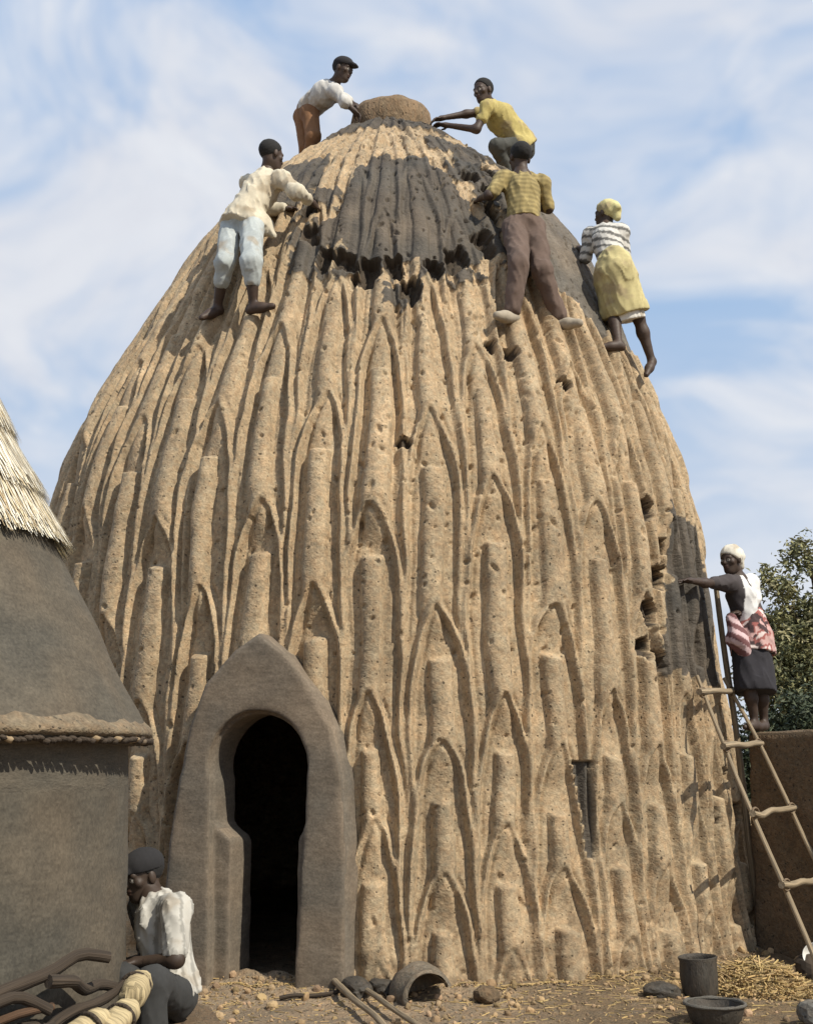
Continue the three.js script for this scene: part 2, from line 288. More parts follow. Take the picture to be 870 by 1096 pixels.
function relief(th, h, r, out) {
  // th in radians, h height, r radius at h
  const x3 = r * Math.sin(th), z3 = r * Math.cos(th);
  const wob = 0.10 * noise(x3 * 2.2, h * 1.1, z3 * 2.2) + 0.05 * noise(x3 * 6, h * 3, z3 * 6);
  const hw = h + 0.03 * noise(x3 * 5 + 9, h * 3, z3 * 5);
  const cf = (th - TH0) / CW + wob, c0 = Math.round(cf), cwM = CW * r;
  let rim = 0, col = 0, niche = 0, groove = 0, cls = 0, best = 0.016;
  for (let dc = -1; dc <= 1; dc++) {
    const c = ((c0 + dc) % NC + NC) % NC;
    for (const u of units[c]) {
      const t = u.apex - hw; if (t < -0.12 || t > 2.95) continue;
      const x = (cf - (c0 + dc)) * cwM - (u.th - TH0 - c * CW) * r, ax = Math.abs(x);
      const tt = Math.max(t, 0), w = u.w * cwM * (1 - Math.exp(-(tt + 0.01) / 0.30)) + 0.012;
      const F = sstep(2.9, 1.3, t), e = t > 0 ? ax - w : Math.hypot(ax - 0.01, t * 1.0) - 0.012;
      const on = sstep(-0.06, 0.02, t);
      const rv = 0.056 * u.a * F * on * Math.exp(-Math.pow((e - 0.018) / 0.023, 2));
      if (rv > best) { best = rv; cls = 2 + u.id * 2; }
      rim = sm(rim, rv, 0.012);
      groove = Math.max(groove, F * on * Math.max(0.020 * Math.exp(-Math.pow((e + 0.018) / 0.017, 2)), 0.020 * Math.exp(-Math.pow((e - 0.056) / 0.017, 2))));
      niche = Math.max(niche, 0.034 * u.a * sstep(0.016, -0.030, e) * on * sstep(1.8, 0.3, t));
      const tc = u.top - hw;
      if (tc > -0.05) {
        const wc = u.cw * Math.min(1.15, r / 2.5) * (1 + 0.25 * clamp(tc / 0.8)), q = 1 - Math.pow(ax / wc, 2), fall = sstep(u.len + 0.38 + 0.6 * sstep(2.8, 4.2, h), u.len - 0.02, tc) * sstep(-0.025, 0.02, tc);
        if (q > 0) { const v = 0.092 * u.a * Math.pow(q, 0.36) * fall; col = sm(col, v, 0.01); if (v > 0.03 && v > best) { best = v; cls = 1 + u.id * 2; } }
      }
    }
  }
    let d = (sm(rim, col, 0.02) - niche - groove);
  const x9 = d;
  d += 0.018 * fbm(x3 * 3, h * 2, z3 * 3, 3) + 0.005 * fbm(x3 * 13, h * 9, z3 * 13, 3) + 0.002 * noise(x3 * 45, h * 38, z3 * 45);
  // small pits
  const gs = 0.075, gi = Math.floor(th * 2.8 / gs), gj = Math.floor(h / gs); let pit = 0;
  const dens = 0.10 + 0.32 * sstep(1.5, 3.6, h) * sstep(-25 * R, 8 * R, th);
  for (let a = -1; a <= 1; a++) for (let b = -1; b <= 1; b++) {
    const i = gi + a, j = gj + b; if (hash2(i, j) > dens) continue;
    const px = (i + hash2(i + 5, j)) * gs, py = (j + hash2(i, j + 5)) * gs, pr = 0.007 + 0.02 * Math.pow(hash2(i + 3, j + 9), 2.6), sk = hash2(i + 31, j) - 0.5, dxp = (th * 2.8 - px) * r / 2.8, dyp = h - py, q = Math.hypot(dxp + sk * 1.4 * dyp, dyp * (0.45 + 0.7 * hash2(i, j + 77))) / pr;
    if (q < 1) pit = Math.max(pit, (1 - q * q) * 0.028);
  }
  d -= pit;
  // broken holes
  const td = th / R; let hole = 0, hid = 0;
  for (const H of holes) {
    const dx = (td - H[0]) * R * r, dy = h - H[1]; if (Math.abs(dx) > 0.25 || Math.abs(dy) > 0.25) continue;
    const q = (Math.hypot(dx, dy * 0.85) + 0.085 * fbm(x3 * 8 + H[0], h * 8, z3 * 8, 3)) / H[2]; const hv = sstep(1.05, 0.85, q) * H[3]; if (hv > hole) { hole = hv; hid = H[4]; }
  }
  d -= hole;
  let wet = -1;
  for (let i = 0; i < patches.length; i++) {
    const p = patches[i]; if (td < p.b[0] || td > p.b[1] || h < p.b[2] || h > p.b[3]) continue;
    const nx = p.w * (1.1 * fbm(x3 * 4, h * 4, z3 * 4 + i, 3) + 0.4 * noise(x3 * 16, h * 16, z3 * 16)), ny = p.w * 0.045 * (fbm(x3 * 5 + 7, h * 3, z3 * 5 + i, 3) + 0.5 * noise(x3 * 18 + 3, h * 12, z3 * 18));
    if (inPoly(p.P, td + nx, h + ny)) { if (p.w > 3 && fbm(x3 * 5, h * 2.4 + 3, z3 * 5, 3) > 0.12) continue; wet = i; break; }
  }
  if (wet < 0 && h > 7.06 + 0.08 * noise(x3 * 8, 3, z3 * 8)) wet = 100;
  const up = sstep(6.2, 4.4, h); d += x9 * (mix(mix(0.6, 0.32, sstep(5.9, 6.4, h)), 1, up) * (wet === 4 ? 0.25 : wet === 6 ? 0.8 : wet === 0 ? 0.62 : wet >= 0 ? 0.8 : 1) - 1) + 0.01 + 0.05 * sstep(5.9, 6.5, h) * fbm(x3 * 5.5, h * 3.5, z3 * 5.5, 3);
  if (wet >= 0) d += wet === 7 ? -0.035 : wet === 6 ? 0.006 : 0.018;
  out.d = d; out.cls = hole > 0.03 ? 1e6 + hid : wet >= 0 ? 5e5 + wet : cls; out.hole = hole; out.wet = wet; return out;
}
{
  // parametric grid: fine where the camera can look, coarse at the back
  const ths = []; const FR = 112 * R; for (let i = 0; i <= 1000; i++) ths.push(-FR + 2 * FR * i / 1000);
  const nb = 90, span = 2 * Math.PI - 2 * FR; for (let i = 1; i <= nb; i++) ths.push(FR + span * i / nb);
  const hsamp = []; { const T = []; let L = 0, pr = hutR(-0.06), ph = 0; T.push([0, 0]); for (let h = 0.002; h <= 7.3; h += 0.002) { const r = hutR(h); L += Math.hypot(r - pr, h - ph); pr = r; ph = h; T.push([L, h]); } const NV = 740; let k = 0; for (let j = 0; j <= NV; j++) { const t = L * j / NV; while (k < T.length - 1 && T[k][0] < t) k++; hsamp.push([T[k][1], T[k][0]]); } hsamp.unshift([-0.12, -0.12]); }
  const A = ths.length, B = hsamp.length, pos = new Float32Array(A * B * 3), uv = new Float32Array(A * B * 2), col = new Float32Array(A * B * 3), cls = new Int32Array(A * B), drop = new Uint8Array(A * B), o = {};
  for (let j = 0; j < B; j++) {
    const [h, arc] = hsamp[j], hc = clamp(h, 0, 7.3), r = hutR(hc), sl = (hutR(Math.min(hc + 0.02, 7.3)) - hutR(Math.max(hc - 0.02, 0))) / (Math.min(hc + 0.02, 7.3) - Math.max(hc - 0.02, 0)), nl = Math.hypot(1, sl);
    for (let i = 0; i < A; i++) {
      const th = ths[i], k = j * A + i, seam = i === A - 1; relief(seam ? ths[0] : th, hc, r, o);
      const d = o.d, R2 = r + bulge(seam ? ths[0] : th, hc) + d / nl, y = h - d * sl / nl, s = Math.sin(th), c = Math.cos(th);
      pos[3 * k] = R2 * s; pos[3 * k + 1] = y; pos[3 * k + 2] = R2 * c; uv[2 * k] = th * 2.8 / 2; uv[2 * k + 1] = arc / 2;
      const x3 = r * s, z3 = r * c, n1 = fbm(x3 * 0.8, h * 0.6, z3 * 0.8, 3), n2 = fbm(x3 * 3.2, h * 1.2, z3 * 3.2, 3), l = 1 + 0.28 * n1 + 0.26 * n2, red = 0.03 * fbm(x3 * 1.6 + 5, h * 1.3, z3 * 1.6, 2);
      let C = [0.59 * l * (1 + red), 0.437 * l, 0.266 * l * (1 - red)];
      if (hc < 0.5) { const m = 0.55 * sstep(0.0, 0.16, fbm(x3 * 7, h * 9, z3 * 7, 4) + 0.22 - 0.75 * hc); C = [mix(C[0], 0.27, m), mix(C[1], 0.185, m), mix(C[2], 0.105, m)]; }   // clods and litter stuck to the foot
      if (o.wet >= 0) { const w = 1 + 0.5 * n2 + 0.25 * noise(x3 * 11, h * 4, z3 * 11); C = o.wet === 4 ? [0.205 * w, 0.172 * w, 0.132 * w] : [0.125 * w, 0.102 * w, 0.075 * w]; }
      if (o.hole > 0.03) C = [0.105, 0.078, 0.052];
      col[3 * k] = C[0]; col[3 * k + 1] = C[1]; col[3 * k + 2] = C[2]; cls[k] = Math.abs(th) < FR ? o.cls : (o.wet >= 0 ? 5e5 + o.wet : 0);
      const [lx, lz] = door2(pos[3 * k], pos[3 * k + 2]); if (lz > -1 && y < 1.9 && Math.min(archSD(lx, y), keySD(lx, y)) < 0.06) drop[k] = 1;
    }
  }
  // smooth normals over the whole sheet
  const nor = new Float32Array(A * B * 3);
  for (let j = 0; j < B - 1; j++) for (let i = 0; i < A - 1; i++) {
    const a = j * A + i, b = a + 1, c = a + A, d = c + 1;
    const ux = pos[3 * d] - pos[3 * a], uy = pos[3 * d + 1] - pos[3 * a + 1], uz = pos[3 * d + 2] - pos[3 * a + 2], vx = pos[3 * c] - pos[3 * b], vy = pos[3 * c + 1] - pos[3 * b + 1], vz = pos[3 * c + 2] - pos[3 * b + 2];
    const nx = uy * vz - uz * vy, ny = uz * vx - ux * vz, nz = ux * vy - uy * vx;
    for (const q of [a, b, c, d]) { nor[3 * q] += nx; nor[3 * q + 1] += ny; nor[3 * q + 2] += nz; }
  }
  for (let j = 0; j < B; j++) { const a = j * A, b = a + A - 1; for (let q = 0; q < 3; q++) { const s = nor[3 * a + q] + nor[3 * b + q]; nor[3 * a + q] = nor[3 * b + q] = s; } }
  for (let k = 0; k < A * B; k++) { const l = Math.hypot(nor[3 * k], nor[3 * k + 1], nor[3 * k + 2]) || 1; nor[3 * k] /= l; nor[3 * k + 1] /= l; nor[3 * k + 2] /= l; }
  // split the sheet by class into connected pieces: a stray scrap of a rib belongs to the wall, a stray scrap of clay is a smear
  const QA = A - 1, QB = B - 1, seen = new Uint8Array(QA * QB), lists = [], wallList = [], smear = [];
  const put = (list, q) => { const i = q % QA, j = (q / QA) | 0, a = j * A + i; list.push(a, a + 1, a + A + 1, a, a + A + 1, a + A); };
  const dropped = q => { const i = q % QA, j = (q / QA) | 0, a = j * A + i; return drop[a] && drop[a + 1] && drop[a + A] && drop[a + A + 1]; };
  const qc = q => cls[((q / QA) | 0) * A + q % QA];
  const comps = new Map();
  for (let q0 = 0; q0 < QA * QB; q0++) {
    if (seen[q0]) continue; if (dropped(q0)) { seen[q0] = 1; continue; }
    const k = qc(q0); if (k === 0) { seen[q0] = 1; put(wallList, q0); continue; }
    const st = [q0], got = []; seen[q0] = 1;
    while (st.length) { const q = st.pop(); got.push(q); const i = q % QA; for (const n of [i > 0 ? q - 1 : -1, i < QA - 1 ? q + 1 : -1, q - QA, q + QA]) if (n >= 0 && n < QA * QB && !seen[n] && qc(n) === k && !dropped(n)) { seen[n] = 1; st.push(n); } }
    if (!comps.has(k)) comps.set(k, []); comps.get(k).push(got);
  }
  for (const [k, cs] of comps) { cs.sort((a, b) => b.length - a.length); cs.forEach((c, i) => { const l = []; for (const q of c) put(l, q); const clayish = k >= 5e5 && k < 1e6; if (clayish ? c.length >= 150 : (i === 0 && c.length >= (k >= 1e6 ? 12 : 140))) lists.push([k, l]); else { const tgt = clayish ? smear : wallList; for (const v of l) tgt.push(v); } }); }
  lists.push([0, wallList]); if (smear.length) lists.push([599999, smear]);
  const make = (list) => {
    const map = new Map(), p = [], n = [], u = [], c = [], ix = new Uint32Array(list.length); let mode = 0;
    for (let q = 0; q < list.length; q++) { const v = list[q];
      if (q % 6 === 0) { const a = list[q], b = list[q + 1], ra = Math.hypot(pos[3 * a], pos[3 * a + 2]), rb = Math.hypot(pos[3 * b], pos[3 * b + 2]), du = Math.hypot(pos[3 * a] - pos[3 * b], pos[3 * a + 2] - pos[3 * b + 2]); mode = Math.abs(ra - rb) > 0.72 * du ? 1 : 0; }
      const key = v * 2 + mode; let m = map.get(key); if (m === undefined) { m = map.size; map.set(key, m); p.push(pos[3 * v], pos[3 * v + 1], pos[3 * v + 2]); n.push(nor[3 * v], nor[3 * v + 1], nor[3 * v + 2]); u.push(mode ? Math.hypot(pos[3 * v], pos[3 * v + 2]) * 0.5 : uv[2 * v], uv[2 * v + 1]); c.push(col[3 * v], col[3 * v + 1], col[3 * v + 2]); } ix[q] = m; }
    const g = new THREE.BufferGeometry(); g.setAttribute('position', new THREE.Float32BufferAttribute(p, 3)); g.setAttribute('normal', new THREE.Float32BufferAttribute(n, 3)); g.setAttribute('uv', new THREE.Float32BufferAttribute(u, 2)); g.setAttribute('color', new THREE.Float32BufferAttribute(c, 3)); g.setIndex(new THREE.BufferAttribute(ix, 1)); return g;
  };
  const PL = { top: 'dark fresh clay patch below the crown', right: 'grey brown fresh clay on the right shoulder', side: 'dark fresh clay patch beside the ladder', strip: 'narrow dark clay strip low on the wall' };
  let cr = 0, ca = 0;
  for (const [k, l] of [...lists].sort((a, b) => a[0] - b[0])) {
    let name = 'wall', mat = M.plaster;
    if (k >= 1e6) name = 'broken_hole'; else if (k >= 5e5) { name = k === 5e5 + 100 ? 'crown_collar' : k === 599999 ? 'clay_smears' : 'fresh_clay_patch'; mat = M.wet; } else if (k > 0) { if (k & 1) { name = 'upright_rib'; cr++; } else { name = 'arched_rib'; ca++; } }
    const m = mesh(name, make(l), mat, hut); if (k === 599999) m.userData.kind = 'stuff'; const p = patches[k - 5e5]; if (p && PL[p.n]) m.userData.label = PL[p.n];
  }
  console.log('ribs', cr, ca);
}
// door surround with its keyhole opening
{
  const g = netMesh((x, y, z) => {
    const n = 0.011 * fbm(x * 3, y * 3, z * 3, 3) + 0.002 * noise(x * 14, y * 14, z * 14);
    let s = sm(polySD(doorOutline, x, y), Math.abs(z + 0.2) - 0.2 - 0.03 * sstep(1.4, 0, y), 0.045);
    const cut1 = Math.max(archSD(x, y), -(z + 0.055)), cut2 = keySD(x, y);
    s = sm(s, -cut1, 0.025); s = sm(s, -cut2, 0.02);
    return s + n;
  }, [-0.82, -0.12, -0.7], [0.74, 2.36, 0.12], 0.0145);
  boxUV(g, 0.5);
  const m = mesh('door_surround', g, M.clay, hut); m.position.set(Math.sin(DOOR.phi) * DOOR.d, 0, Math.cos(DOOR.phi) * DOOR.d); m.rotation.y = DOOR.phi;
  m.userData.label = 'smooth grey brown pointed door surround with keyhole opening';
}
// crown: pot-like clay cap over a ragged collar
{
  const g = lathe([[0.0, 7.10], [0.40, 7.12], [0.425, 7.2], [0.40, 7.255], [0.365, 7.27], [0.37, 7.30], [0.39, 7.36], [0.395, 7.46], [0.385, 7.57], [0.35, 7.63], [0.24, 7.655], [0.12, 7.68], [0, 7.685]].map(p => p), 72); g.computeVertexNormals(); jitter(g, 0.03, 6, 3);
  const uv = g.attributes.uv; for (let i = 0; i < uv.count; i++) uv.setXY(i, uv.getX(i) * 1.2, uv.getY(i) * 0.35);
  const c = mesh('crown_cap', g, std([0.33, 0.225, 0.13], 0.95, { map: mud.map, bumpMap: mud.bump, bumpScale: 0.02 }), hut); c.userData.label = 'brown rounded clay cap on the very top';
  const coil = new THREE.TorusGeometry(0.41, 0.045, 10, 64); coil.rotateX(Math.PI / 2); coil.translate(0, 7.285, 0); jitter(coil, 0.06, 7, 9); boxUV(coil, 0.5);
  mesh('crown_rim', coil, M.wallMud, hut);
}

// ---------------------------------------------------------------- mud wall on the right
{
  const L = 3.2, a = [2.77, 1.45], dir = [0.603, 0.797];
  const g = netMesh((x, y, z) => { const top = 1.645 + 0.02 * noise(x * 1.6, 3, 1) + 0.012 * noise(x * 7, 1, z * 7); const s = sm(sm(Math.abs(z + 0.15) - 0.15 - 0.02 * (1.6 - y), y - top, 0.06), Math.abs(x - L / 2) - L / 2, 0.04); return s + 0.02 * fbm(x * 2.5, y * 2.5, z * 2.5, 3); }, [-0.12, -0.15, -0.5], [L + 0.12, 1.75, 0.2], 0.025);
  boxUV(g, 0.5);
  const m = mesh('mud_wall', g, M.wallMud); tag(m, 'brown mud compound wall behind the ladder on the right', 'wall');
  m.position.set(a[0], 0, a[1]); m.rotation.y = -Math.atan2(dir[1], dir[0]);
}

// ---------------------------------------------------------------- granary on the left
{
  const gx = -2.46, gz = 5.27;
  const t = thing('granary', 'squat round dark clay granary with straw cap at the left edge', 'granary', [gx, 0, gz]);
  const w = lathe([[1.30, -0.1], [1.29, 0.3], [1.275, 0.8], [1.262, 1.3], [1.25, 1.52]].flatMap((p, i, A) => i < A.length - 1 ? [0, 1, 2, 3, 4, 5].map(k => [mix(p[0], A[i + 1][0], k / 6), mix(p[1], A[i + 1][1], k / 6)]) : [p]), 160);
  const uvm = (g, ku, kv) => { const uv = g.attributes.uv; for (let i = 0; i < uv.count; i++) uv.setXY(i, uv.getX(i) * ku, uv.getY(i) * kv); return g; };
  jitter(w, 0.02, 2, 4); mesh('wall', uvm(w, 4, 0.8), M.granary, t);
  const prof = spline([0, 0.25, 0.5, 0.75, 0.95, 1.15, 1.4, 1.9, 2.6], [1.33, 1.195, 1.07, 0.94, 0.825, 0.71, 0.56, 0.31, 0.02]);
  const rp = [[1.24, 1.50], [1.32, 1.515], [1.355, 1.55], [1.345, 1.585]]; for (let k = 0; k <= 40; k++) rp.push([prof(k / 40 * 2.6), 1.60 + k / 40 * 2.6]);
  const roof = lathe(rp, 160); jitter(roof, 0.025, 2.3, 14); const rm = mesh('roof', uvm(roof, 4, 1.6), M.granary, t);
  // rolled straw edge of the eave: one tuft after another
  const geos = [0, 1, 2].map(s => { const g = new THREE.SphereGeometry(1, 8, 6); g.scale(0.011, 0.013, 0.03); jitter(g, 0.02, 30, s * 5); return boxUV(g, 2); });
  const mats = [M.darkWood, std([0.3, 0.22, 0.13], 0.95), std([0.16, 0.12, 0.08], 0.95)];
  const visible = []; for (let k = 0; k < 290; k++) visible.push(k / 290 * Math.PI * 2);
  for (const [k, a] of visible.entries()) { const m = mesh('eave_tuft', geos[k % 3], mats[hash2(k, 3) < 0.85 ? 0 : hash2(k, 9) < 0.5 ? 1 : 2], rm); m.position.set(1.352 * Math.sin(a), 1.522 + 0.014 * (hash2(k, 1) - 0.5), 1.352 * Math.cos(a)); m.rotation.set(0.5, a + 0.6, 0.4); }
  // eave rim of smeared mud, paler than the roof
  const er = lathe([[1.275, 1.655], [1.32, 1.62], [1.36, 1.59], [1.375, 1.565], [1.365, 1.54], [1.31, 1.528]], 160); jitter(er, 0.03, 5, 8); mesh('eave_rim', uvm(er, 4, 0.1), std([0.30, 0.225, 0.14], 0.95, { map: mud.map, bumpMap: mud.bump, bumpScale: 0.012 }), rm);
  // straw cap: thousands of stalks laid down the slope in two tiers
  const P = [], C = [], I = [];
  const stalk = (a, y0, y1, off, wdt, c) => {
    const N = 4, b = P.length / 3;
    for (let k = 0; k <= N; k++) { const s = k / N, y = mix(y0, y1, s), rad = prof(y) + off + 0.02 * (1 - s) * (1 - s) , aa = a + (hash2(b, 7) - 0.5) * 0.16 * s + (hash2(b, k) - 0.5) * 0.014; for (const q of [-1, 1]) { P.push((rad) * Math.sin(aa + q * wdt / Math.max(rad, 0.2)), 1.6 + y, rad * Math.cos(aa + q * wdt / Math.max(rad, 0.2))); C.push(...c); } if (k) { const i = b + 2 * k; I.push(i - 2, i - 1, i + 1, i - 2, i + 1, i); } }
  };
  for (let k = 0; k < 16000; k++) { const tier = k % 3, a = rr(0, Math.PI * 2), top = tier === 0 ? 2.55 : tier === 1 ? 1.7 : 1.35, bot = tier === 0 ? 1.5 : tier === 1 ? 1.18 : 0.93, l = rr(0.72, 1.12); const c = rnd() < 0.15 ? [0.40, 0.30, 0.17] : rnd() < 0.3 ? [0.68, 0.58, 0.38] : [0.84, 0.79, 0.66]; stalk(a, bot + rr(-0.07, 0.05), top + rr(-0.1, 0), 0.02 + tier * 0.012 * 0 + (tier === 0 ? 0.045 : tier === 1 ? 0.03 : 0.012) + rr(0, 0.035), rr(0.0015, 0.004), c.map(v => v * l)); }
  const sg = new THREE.BufferGeometry(); sg.setAttribute('position', new THREE.Float32BufferAttribute(P, 3)); sg.setAttribute('color', new THREE.Float32BufferAttribute(C, 3)); sg.setIndex(I); sg.computeVertexNormals();
  const cap = lathe(Array.from({ length: 21 }, (_, k) => { const y = 0.96 + k / 20 * 1.64; return [prof(y) + 0.02, 1.6 + y]; }), 96); jitter(cap, 0.02, 6, 2); const cc = new Float32Array(cap.attributes.position.count * 3); for (let i = 0; i < cc.length; i += 3) { cc[i] = 0.5; cc[i + 1] = 0.4; cc[i + 2] = 0.22; } cap.setAttribute('color', new THREE.BufferAttribute(cc, 3));
  const cm = mesh('straw_cap', cap, M.thatch, t); const sk = mesh('straw', sg, M.thatch, cm); sk.userData.kind = 'stuff';
  cm.userData.label = 'pale straw cap on the granary roof';
  // ledge of packed earth round the foot
  const ledge = lathe([[1.2, 0.22], [1.62, 0.215], [1.74, 0.19], [1.78, 0.1], [1.80, -0.1]], 96); jitter(ledge, 0.03, 3, 6); mesh('ledge', uvm(ledge, 4, 0.5), M.wallMud, t);
}

// ---------------------------------------------------------------- ladder, pole
{
  const A0 = [2.81, 0, 3.03], A1 = [2.30, 1.96, 1.99], B0 = [3.31, 0, 2.445], B1 = [2.645, 1.98, 1.46];
  const t = thing('ladder', 'rough pole ladder leaning on the right side of the hut', 'ladder', [3.0, 0, 2.7]);
  const L = p => [p[0] - 3.0, p[1], p[2] - 2.7], at = (a, b, s) => [mix(a[0], b[0], s), mix(a[1], b[1], s), mix(a[2], b[2], s)];
  mesh('rail', poleGeo(L(A0), L(at(A0, A1, 1.04)), 0.019, 0.015, 0.05, 3), M.pole, t); mesh('rail', poleGeo(L(B0), L(at(B0, B1, 1.04)), 0.019, 0.015, 0.05, 8), M.pole, t);
  [0.06, 0.31, 0.54, 0.77, 0.97].forEach((s, i) => {
    const a = at(A0, A1, s), b = at(B0, B1, s + 0.005 * (i - 2)), d = [0, 0.012, 0.028], a2 = at(a, b, -0.09), b2 = at(a, b, 1.09);
    const rg = mesh('rung', poleGeo(L(a2).map((v, k) => v + d[k]), L(b2).map((v, k) => v + d[k]), 0.025, 0.021, 0.04, i * 3 + 1), M.pole, t);
    for (const q of [a, b]) { const g = new THREE.TorusGeometry(0.036, 0.008, 6, 14); g.rotateY(0.5); g.scale(1, 1, 1.8); const p = L(q); g.translate(p[0] + d[0], p[1] + d[1], p[2] + d[2] * 0.6); mesh('lashing', g, M.rope, rg); }
  });
  const pg = mesh('pole', poleGeo([0, 0, 0], [-0.21, 2.80, -0.11], 0.03, 0.022, 0.03, 21), M.pole); pg.position.set(2.85, 0, 1.37); tag(pg, 'pale upright pole between the hut and the mud wall', 'pole');
}

// ---------------------------------------------------------------- tree behind the wall
function tree(name, label, pos, lumps, nLeaf, tones, trunkTop, ls, seed) {
  seedState = seed;
  const t = thing(name, label, 'tree', pos);
  const parts = [poleGeo([0, -0.1, 0], trunkTop, 0.17, 0.1, 0.15, seed % 17, 14, 10)];
  lumps.forEach(([x, y, z, r], i) => parts.push(poleGeo(trunkTop, [x, y, z], 0.07, 0.02, 0.2, i + seed % 7, 10, 6)));
  mesh('trunk', mergeGeometries(parts), M.bark, t);
  const P = [], N = [], C = [], I = []; const tot = lumps.reduce((s, l) => s + Math.pow(l[3], 2.4), 0);
  for (const [cx, cy, cz, r] of lumps) {
    const n = Math.round(nLeaf * Math.pow(r, 2.4) / tot), clumps = Math.max(8, Math.round(n / 30));
    for (let c = 0; c < clumps; c++) {
      const u = rr(-1, 1), a = rr(0, 6.283), q = Math.sqrt(1 - u * u), rad = r * Math.pow(rr(0.12, 1), 0.45) * (0.78 + 0.45 * fbm(cx + q * Math.cos(a) * 1.5, cy + u * 1.5, q * Math.sin(a) * 1.5, 2));
      const bx = cx + rad * q * Math.cos(a), by = cy + rad * u * 0.9, bz = cz + rad * q * Math.sin(a), tone = tones[Math.floor(rnd() * tones.length)], cr = rr(0.10, 0.22);
      for (let k = 0; k < n / clumps; k++) {
        const px = bx + cr * (rnd() + rnd() - 1) * 1.4, py = by + cr * (rnd() + rnd() - 1) * 1.2, pz = bz + cr * (rnd() + rnd() - 1) * 1.4, L = ls * rr(0.6, 1.3), W = L * rr(0.3, 0.45);
        const d = V(rr(-1, 1), rr(-0.9, 0.6), rr(-1, 1)).normalize(), s = V(rr(-1, 1), rr(-1, 1), rr(-1, 1)).cross(d).normalize(), nn = s.clone().cross(d), b = P.length / 3, l = rr(0.7, 1.25);
        const pts = [[0, 0], [0.5, 1], [0.5, -1], [1, 0]]; for (const [e, f] of pts) { P.push(px + d.x * L * e + s.x * W * f * 0.5 + nn.x * 0.12 * L * (f ? 1 : 0), py + d.y * L * e + s.y * W * f * 0.5 + nn.y * 0.12 * L * (f ? 1 : 0), pz + d.z * L * e + s.z * W * f * 0.5 + nn.z * 0.12 * L * (f ? 1 : 0)); C.push(tone[0] * l, tone[1] * l, tone[2] * l); }
        I.push(b, b + 1, b + 3, b, b + 3, b + 2);
      }
    }
  }
  const g = new THREE.BufferGeometry(); g.setAttribute('position', new THREE.Float32BufferAttribute(P, 3)); g.setAttribute('color', new THREE.Float32BufferAttribute(C, 3)); g.setIndex(I); g.computeVertexNormals();
  mesh('crown', g, M.leaf, t); return t;
}
tree('leafy_tree', 'bushy olive green tree behind the mud wall', [7.5, 0, -10], [[-0.85, 3.4, 0.2, 1.0], [-1.25, 4.25, 0.5, 0.4], [-1.1, 2.7, 0.5, 0.9], [-0.6, 4.75, 0.2, 0.42], [0.0, 4.7, 0, 0.5], [0.2, 3.6, 0.3, 1.2], [-0.7, 2.3, 0.4, 1.0], [0.6, 2.2, 0, 1.1], [1.6, 3.6, 0, 1.2], [1.2, 4.7, -0.3, 0.7], [2.2, 2.5, 0, 1.0]], 52000, [[0.17, 0.17, 0.07], [0.22, 0.21, 0.09], [0.29, 0.26, 0.13], [0.10, 0.11, 0.05]], [0.2, 1.9, 0], 0.11, 4242);
tree('leafy_shrub', 'low dark green shrub showing just above the mud wall', [5.35, 0, -7], [[0, 1.6, 0, 0.75], [0.7, 1.9, 0.2, 0.8], [-0.3, 1.2, 0, 0.5], [0.3, 0.6, 0.2, 0.7]], 14000, [[0.04, 0.055, 0.025], [0.06, 0.075, 0.035]], [0.1, 0.6, 0], 0.10, 777).userData.category = 'shrub';

// ---------------------------------------------------------------- people
const vsub = (a, b) => [a[0] - b[0], a[1] - b[1], a[2] - b[2]], vadd = (a, b, s = 1) => [a[0] + b[0] * s, a[1] + b[1] * s, a[2] + b[2] * s], vlen = a => Math.hypot(...a), vnorm = a => { const l = vlen(a) || 1; return [a[0] / l, a[1] / l, a[2] / l]; }, vdot = (a, b) => a[0] * b[0] + a[1] * b[1] + a[2] * b[2], vcross = (a, b) => [a[1] * b[2] - a[2] * b[1], a[2] * b[0] - a[0] * b[2], a[0] * b[1] - a[1] * b[0]], vmix = (a, b, t) => [mix(a[0], b[0], t), mix(a[1], b[1], t), mix(a[2], b[2], t)];
const smin = (a, b, k) => { const h = Math.max(k - Math.abs(a - b), 0) / k; return Math.min(a, b) - h * h * k * 0.25; };
function cap(a, b, ra, rb) { const d = vsub(b, a), q = vdot(d, d) || 1e-9; return (x, y, z) => { const px = x - a[0], py = y - a[1], pz = z - a[2], h = clamp((px * d[0] + py * d[1] + pz * d[2]) / q); return Math.hypot(px - d[0] * h, py - d[1] * h, pz - d[2] * h) - mix(ra, rb, h); }; }
// ellipsoid in a frame (side, up, front)
function ell(c, fr, r) { return (x, y, z) => { const p = [x - c[0], y - c[1], z - c[2]], u = vdot(p, fr[0]), v = vdot(p, fr[1]), w = vdot(p, fr[2]), k0 = Math.hypot(u / r[0], v / r[1], w / r[2]), k1 = Math.hypot(u / (r[0] * r[0]), v / (r[1] * r[1]), w / (r[2] * r[2])); return k1 < 1e-9 ? -r[0] : k0 * (k0 - 1) / k1; }; }
function union(prims, k) { return (x, y, z) => { let s = prims[0](x, y, z); for (let i = 1; i < prims.length; i++) s = smin(s, prims[i](x, y, z), k); return s; }; }
function bounds(pts, pad) { const mn = [1e9, 1e9, 1e9], mx = [-1e9, -1e9, -1e9]; for (const p of pts) for (let k = 0; k < 3; k++) { mn[k] = Math.min(mn[k], p[k] - pad); mx[k] = Math.max(mx[k], p[k] + pad); } return [mn, mx]; }
